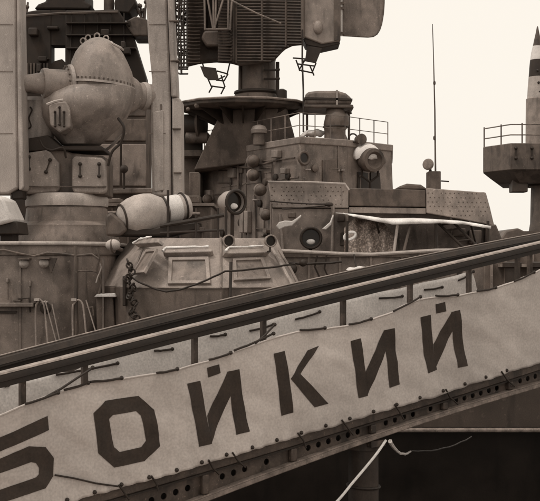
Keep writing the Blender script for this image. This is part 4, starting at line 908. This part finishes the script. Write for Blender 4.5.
# foot and trestle
part('foot_plate', MB().loft([[G(S0 - .25, 1.47, o) for o in (-.1, GW + .1)] + [G(S0 + .25, 1.47, o) for o in (GW + .1, -.1)], [G(S0 - .25, 1.50, o) for o in (-.1, GW + .1)] + [G(S0 + .25, tb(S0 + .25) - .002, o) for o in (GW + .1, -.1)]]), M_truss, gw)
s_p = sof(GP(377, 440)); tt = thing('mooring_pile', 'thick dark round pile under the gangway at lower right', 'pile', G(s_p, -1.2, .18))
part('shaft', MB().lathe([(-1.2, .145), (1.2, .135), (tb(s_p) - .10, .13)], Vector((G(s_p, 0, .18).x, G(s_p, 0, .18).y, 0)), (0, 0, 1), 24), M_pile, tt)
part('cap', MB().lathe([(tb(s_p) - .11, .16), (tb(s_p) - .045, .16)], Vector((G(s_p, 0, .18).x, G(s_p, 0, .18).y, 0)), (0, 0, 1), 24), M_truss, tt)
part('cross_beam', MB().loft([[G(s_p - .08, z, -.02), G(s_p + .08, z, -.02), G(s_p + .08, z, GW + .05), G(s_p - .08, z, GW + .05)] for z in (tb(s_p - .08) - .06, tb(s_p - .08) - .006)]), M_truss, tt)
part('rope_band', MB().ring(Vector((G(s_p, 0, .18).x, G(s_p, 0, .18).y, GP(377, 489).z)), (0.05, 0, 1), .14, .014, 20, 6), M_rope, tt)

# ------------------------------------------------------------------ canvas screens
ct_pts = [(-60, 434), (0, 412), (19, 403), (52, 392), (86, 382), (116, 378), (150, 372.5), (171, 369), (203, 360), (224, 352.5), (250, 344), (268, 337), (294, 330.5), (319, 328.5), (341, 325), (364, 319.5), (386, 311.5), (400, 304.5), (413, 299), (428, 296.5), (450, 295.6), (470, 291.5), (489, 288), (512, 280), (527, 273), (540, 267), (600, 250), (660, 236)]
ctx, cty = [p[0] for p in ct_pts], [p[1] for p in ct_pts]
def zpy(px_, zf):                                 # photo row of a gangway curve at column px_
    p = GP(px_, 300); s = sof(p); return HY - (zf(s) - CZ) / p.y * F
def wr(s, z):                                     # folds of the near canvas, metres out of its plane
    a = .032 * noise.noise(Vector((s * 1.1, z * 1.6, 0))) + .020 * noise.noise(Vector((s * 3.2 + z * 4, z * 3.0 - s * 1.2, 4)))
    a += .007 * noise.noise(Vector((s * 8 + z * 9, z * 5 - s * 4, 9))) + .006 * abs(noise.noise(Vector((s * 1.6 - z * 2.4, z * 6 + s * 1.5, 21))))
    return a - .055
GROM = [19, 53, 86, 116, 150, 171, 203, 224, 268, 294, 320, 342, 365, 386, 413, 428, 450, 470, 489, 508, 527, 560, 590]
def canvas_pt(px_, py_, lift=0):
    p = GP(px_, py_); s = sof(p); dt = max(0, py_ - float(np.interp(px_, ctx, cty)))
    f = sum(math.exp(-((px_ + dt * .25 * (-1) ** k - g) / 4.0) ** 2) for k, g in enumerate(GROM) if abs(px_ - g) < 40) * math.exp(-dt / 16) * .016
    db = max(0, zpy(px_, zc_bot) - py_); f += .010 * math.exp(-db / 10) * math.cos(px_ * .44 + 1.1 * math.sin(px_ * .05))
    return p + gn * (wr(s, p.z) - f - lift)
def canvas_mesh(x0, x1, step, topf, botf, pt, nv=40):
    m = MB(); xs = np.arange(x0, x1 + .01, step); g_ = []
    for x in xs:
        yt, yb = topf(x), botf(x)
        for j in range(nv + 1): g_.append(pt(x, yt + (yb - yt) * j / nv, j / nv))
    m.add(g_, [(i * (nv + 1) + j, i * (nv + 1) + j + 1, (i + 1) * (nv + 1) + j + 1, (i + 1) * (nv + 1) + j) for i in range(len(xs) - 1) for j in range(nv)]); return m
cv = thing('name_canvas', 'pale canvas screen lettered БОЙКИЙ laced along the near side of the gangway', 'canvas screen', G(1, zch(1), -.03))
m = canvas_mesh(-60, 640, 2.2, lambda x: float(np.interp(x, ctx, cty)), lambda x: zpy(x, zc_bot) - .8 + 1.6 * noise.noise(Vector((x * .05, 0, 0))), lambda x, y, v: canvas_pt(x, y))
part('sheet', m, M_canvas, cv, smooth=80, solid=.004)
def sub(m, quad, n=10):
    a, b, c, d_ = [Vector((x, y, 0)) for x, y in quad]; g_ = []
    for j in range(n + 1):
        for i in range(n + 1):
            u, v = i / n, j / n; p = a.lerp(b, u).lerp(d_.lerp(c, u), v); g_.append(canvas_pt(p.x, p.y, .006))
    m.add(g_, [(j * (n + 1) + i, j * (n + 1) + i + 1, (j + 1) * (n + 1) + i + 1, (j + 1) * (n + 1) + i) for j in range(n) for i in range(n)])
def ringsub(m, out, inn, n=8):
    k = len(out)
    for i in range(k): sub(m, (out[i], out[(i + 1) % k], inn[(i + 1) % k], inn[i]), n)
def letter(quads, rings=()):
    m = MB()
    for q_ in quads: sub(m, q_)
    for o, i in rings: ringsub(m, o, i)
    part('letter', m, M_ink, cv, smooth=80)
# Б
letter([[(-26, 446), (44, 415), (45.5, 429), (-24, 459)], [(-24, 459), (-10, 453), (-6, 460), (-16, 520)]],
       [([(-14, 462), (25, 445), (42, 446), (51, 457), (51, 475), (42, 487), (0, 501), (-10, 505)], [(-4, 472), (28, 461), (33, 462), (36.5, 467), (36, 473), (33, 476), (4, 486), (-4, 489)])])
# О
letter([], [([(90, 412.5), (102, 400), (134, 395), (150, 409), (155.5, 445), (141, 460), (111, 466.5), (95.5, 452.5)], [(105, 418), (108.5, 414), (131.5, 410), (136, 414.5), (141.5, 439.5), (137, 446), (116, 451), (110.5, 446)])])
# Й
letter([[(183, 383), (195.5, 380), (207, 442.5), (194, 445.5)], [(222.5, 371), (234, 368.3), (245.5, 430.5), (232.5, 434)], [(203, 415), (222.7, 371.3), (231, 384), (206.6, 441.5)], [(201.7, 367), (214.8, 363.7), (215.8, 372.3), (203.6, 376.8)]])
# К
letter([[(268, 353), (279, 350.3), (288.5, 411.7), (277, 415)], [(284.5, 378), (302.5, 350), (314.5, 345.3), (294.5, 373.5)], [(284.5, 378), (294.5, 373), (324.5, 403), (310, 406.5)]])
# И
letter([[(345.5, 340.5), (355.5, 337.8), (364, 395), (354, 397.5)], [(379, 330), (389, 327.6), (396.5, 384), (386, 387.3)], [(360.5, 371), (379.2, 330.4), (384.6, 343), (363.8, 394)]])
# Й
letter([[(416.6, 317), (426.5, 314.5), (433.3, 369.3), (424, 372.8)], [(446, 311.7), (455.4, 309.7), (462.2, 365.2), (453, 367.3)], [(430.5, 344), (446.2, 312), (450.5, 326), (433, 366)], [(429.3, 304), (440, 301.7), (441, 311), (431.3, 313.3)]])
m = MB()
for k in range(22):                               # bottom grommets
    x = -20 + k * 28.5 * (1 - k * .006); y = zpy(x, zc_bot) - 4.2; c_ = canvas_pt(x, y, .008)
    m = MB().ball(c_, .017, 8, (1, 1, 1)); part('grommet', m, M_rope, cv)
m = MB().px([(0, 0), (1, 0), (1, 1)], 9, .001)
def lace(pts_, pt, par, r=.0095):
    a, b = pts_; A, B = pt(*a), pt(*b)
    path = [A.lerp(B, k / 6) + Vector((0, 0, -.006 * math.sin(math.pi * k / 6))) for k in range(7)]
    c = MB().tube(wob(path, .002), r, 6); c.ball(B, r * 1.75, 8)
    part('lacing', c, M_rope, par)
for sgm in [((19, 402.5), (53, 391.5)), ((60, 389), (84, 382)), ((86, 381), (116, 377)), ((150, 372), (171, 368)), ((203, 359), (224, 352)), ((228, 350), (267, 333)), ((294, 329.5), (320, 327.5)), ((342, 324), (365, 318.5)), ((386, 311), (413, 296.5)), ((428, 295.5), (450, 294.6)), ((470, 291), (489, 287.3)), ((508, 281), (527, 272)), ((40, 397), (88, 367)), ((250, 343), (268, 324))]:
    lace(sgm, lambda x, y: canvas_pt(x, y, .015), cv)
# light boltrope on the hem between lacings
part('hem', MB().tube([canvas_pt(x, float(np.interp(x, ctx, cty)) + .5, .004) for x in np.arange(-58, 640, 4)], .008, 6), M_canvas, cv)
# bottom ties to the chord
for x in (118, 150, 206, 231, 297, 341, 393, 443, 500):
    y = zpy(x, zc_bot); c = MB().tube([canvas_pt(x - 3, y - 4, .012), GP(x + 3, y + 4) - gn * .05, GP(x + random.uniform(4, 11), y + 11) - gn * .052], .008, 6); part('tie', c, M_rope, cv)
# a loose strip of cord on the lower left of the cloth
part('lacing', MB().tube([canvas_pt(x, y, .014) for x, y in ((52, 474), (70, 477), (92, 482), (114, 485))], .007, 6), M_rope, cv)
# far canvas
ff = [(-40, 394), (0, 384), (30, 378), (52, 372), (70, 371), (86, 363), (113, 354), (140, 346), (167, 340), (206, 331), (245, 321), (262, 321), (280, 315), (315, 305), (350, 298), (375, 292), (397, 288), (420, 282), (436, 279), (453, 275), (468, 270), (471, 285), (476, 300), (540, 310), (620, 315)]
fx, fy_ = [p[0] for p in ff], [p[1] for p in ff]
def fpt(x, y, v=0):
    p = FP(x, y); s = sof(p); return p + gn * (.02 * noise.noise(Vector((s * 2.3, p.z * 2.5, 11))) + .012 * noise.noise(Vector((s * 6 + p.z * 5, p.z * 4, 2))) - .06)
def fbot(x):
    p = FP(x, 300); s = sof(p); return HY - (zch(s) + .01 - CZ) / p.y * F
c2 = thing('far_canvas', 'pale plain canvas screen along the far side of the gangway', 'canvas screen', G(1, zch(1), GW - .06))
m = canvas_mesh(-40, 600, 3, lambda x: float(np.interp(x, fx, fy_)), fbot, fpt, 24)
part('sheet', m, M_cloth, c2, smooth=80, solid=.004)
for sgm in [((52, 374), (113, 362.5)), ((150, 350), (168, 348.5)), ((206, 336), (221, 334)), ((245, 330.5), (269, 324)), ((291, 319), (315, 311.5)), ((375, 298), (397, 296)), ((419, 289.5), (437, 287)), ((453, 280.5), (468, 271.5)), ((0, 385), (5, 384))]:
    lace(sgm, lambda x, y: fpt(x, y) - gn * .015, c2, .0095)
# ropes hanging below the gangway
e = GP(384, 440) - gn * .03
m = MB().tube(sm(wob([e, GP(371, 456) - gn * .03, GP(352, 480.5) - gn * .02, GP(334, 504), GP(300, 545) + gn * .1], .012)), .012, 6)
solo('mooring_line', m, M_white, 'pale mooring line running down left from the gangway underside', 'rope')
m = MB().tube(wob(cat(e + Vector((.03, 0, -.01)), GP(441, 457) + gn * .4, .06, 14), .004), [.02, .018, .016, .014, .013, .012, .012, .012, .012, .011, .011, .01, .01, .009, .008], 6)
solo('drooping_rope', m, M_ropel, 'thin pale cord drooping to the right beneath the gangway', 'rope')
m = MB().tube(wob(cat(GP(441, 457) + gn * .4, GP(560, 452) + gn * 1.2, .05, 10), .004), .007, 6)
solo('dark_line', m, M_rope, 'thin dark line continuing right from the pale cord', 'rope')
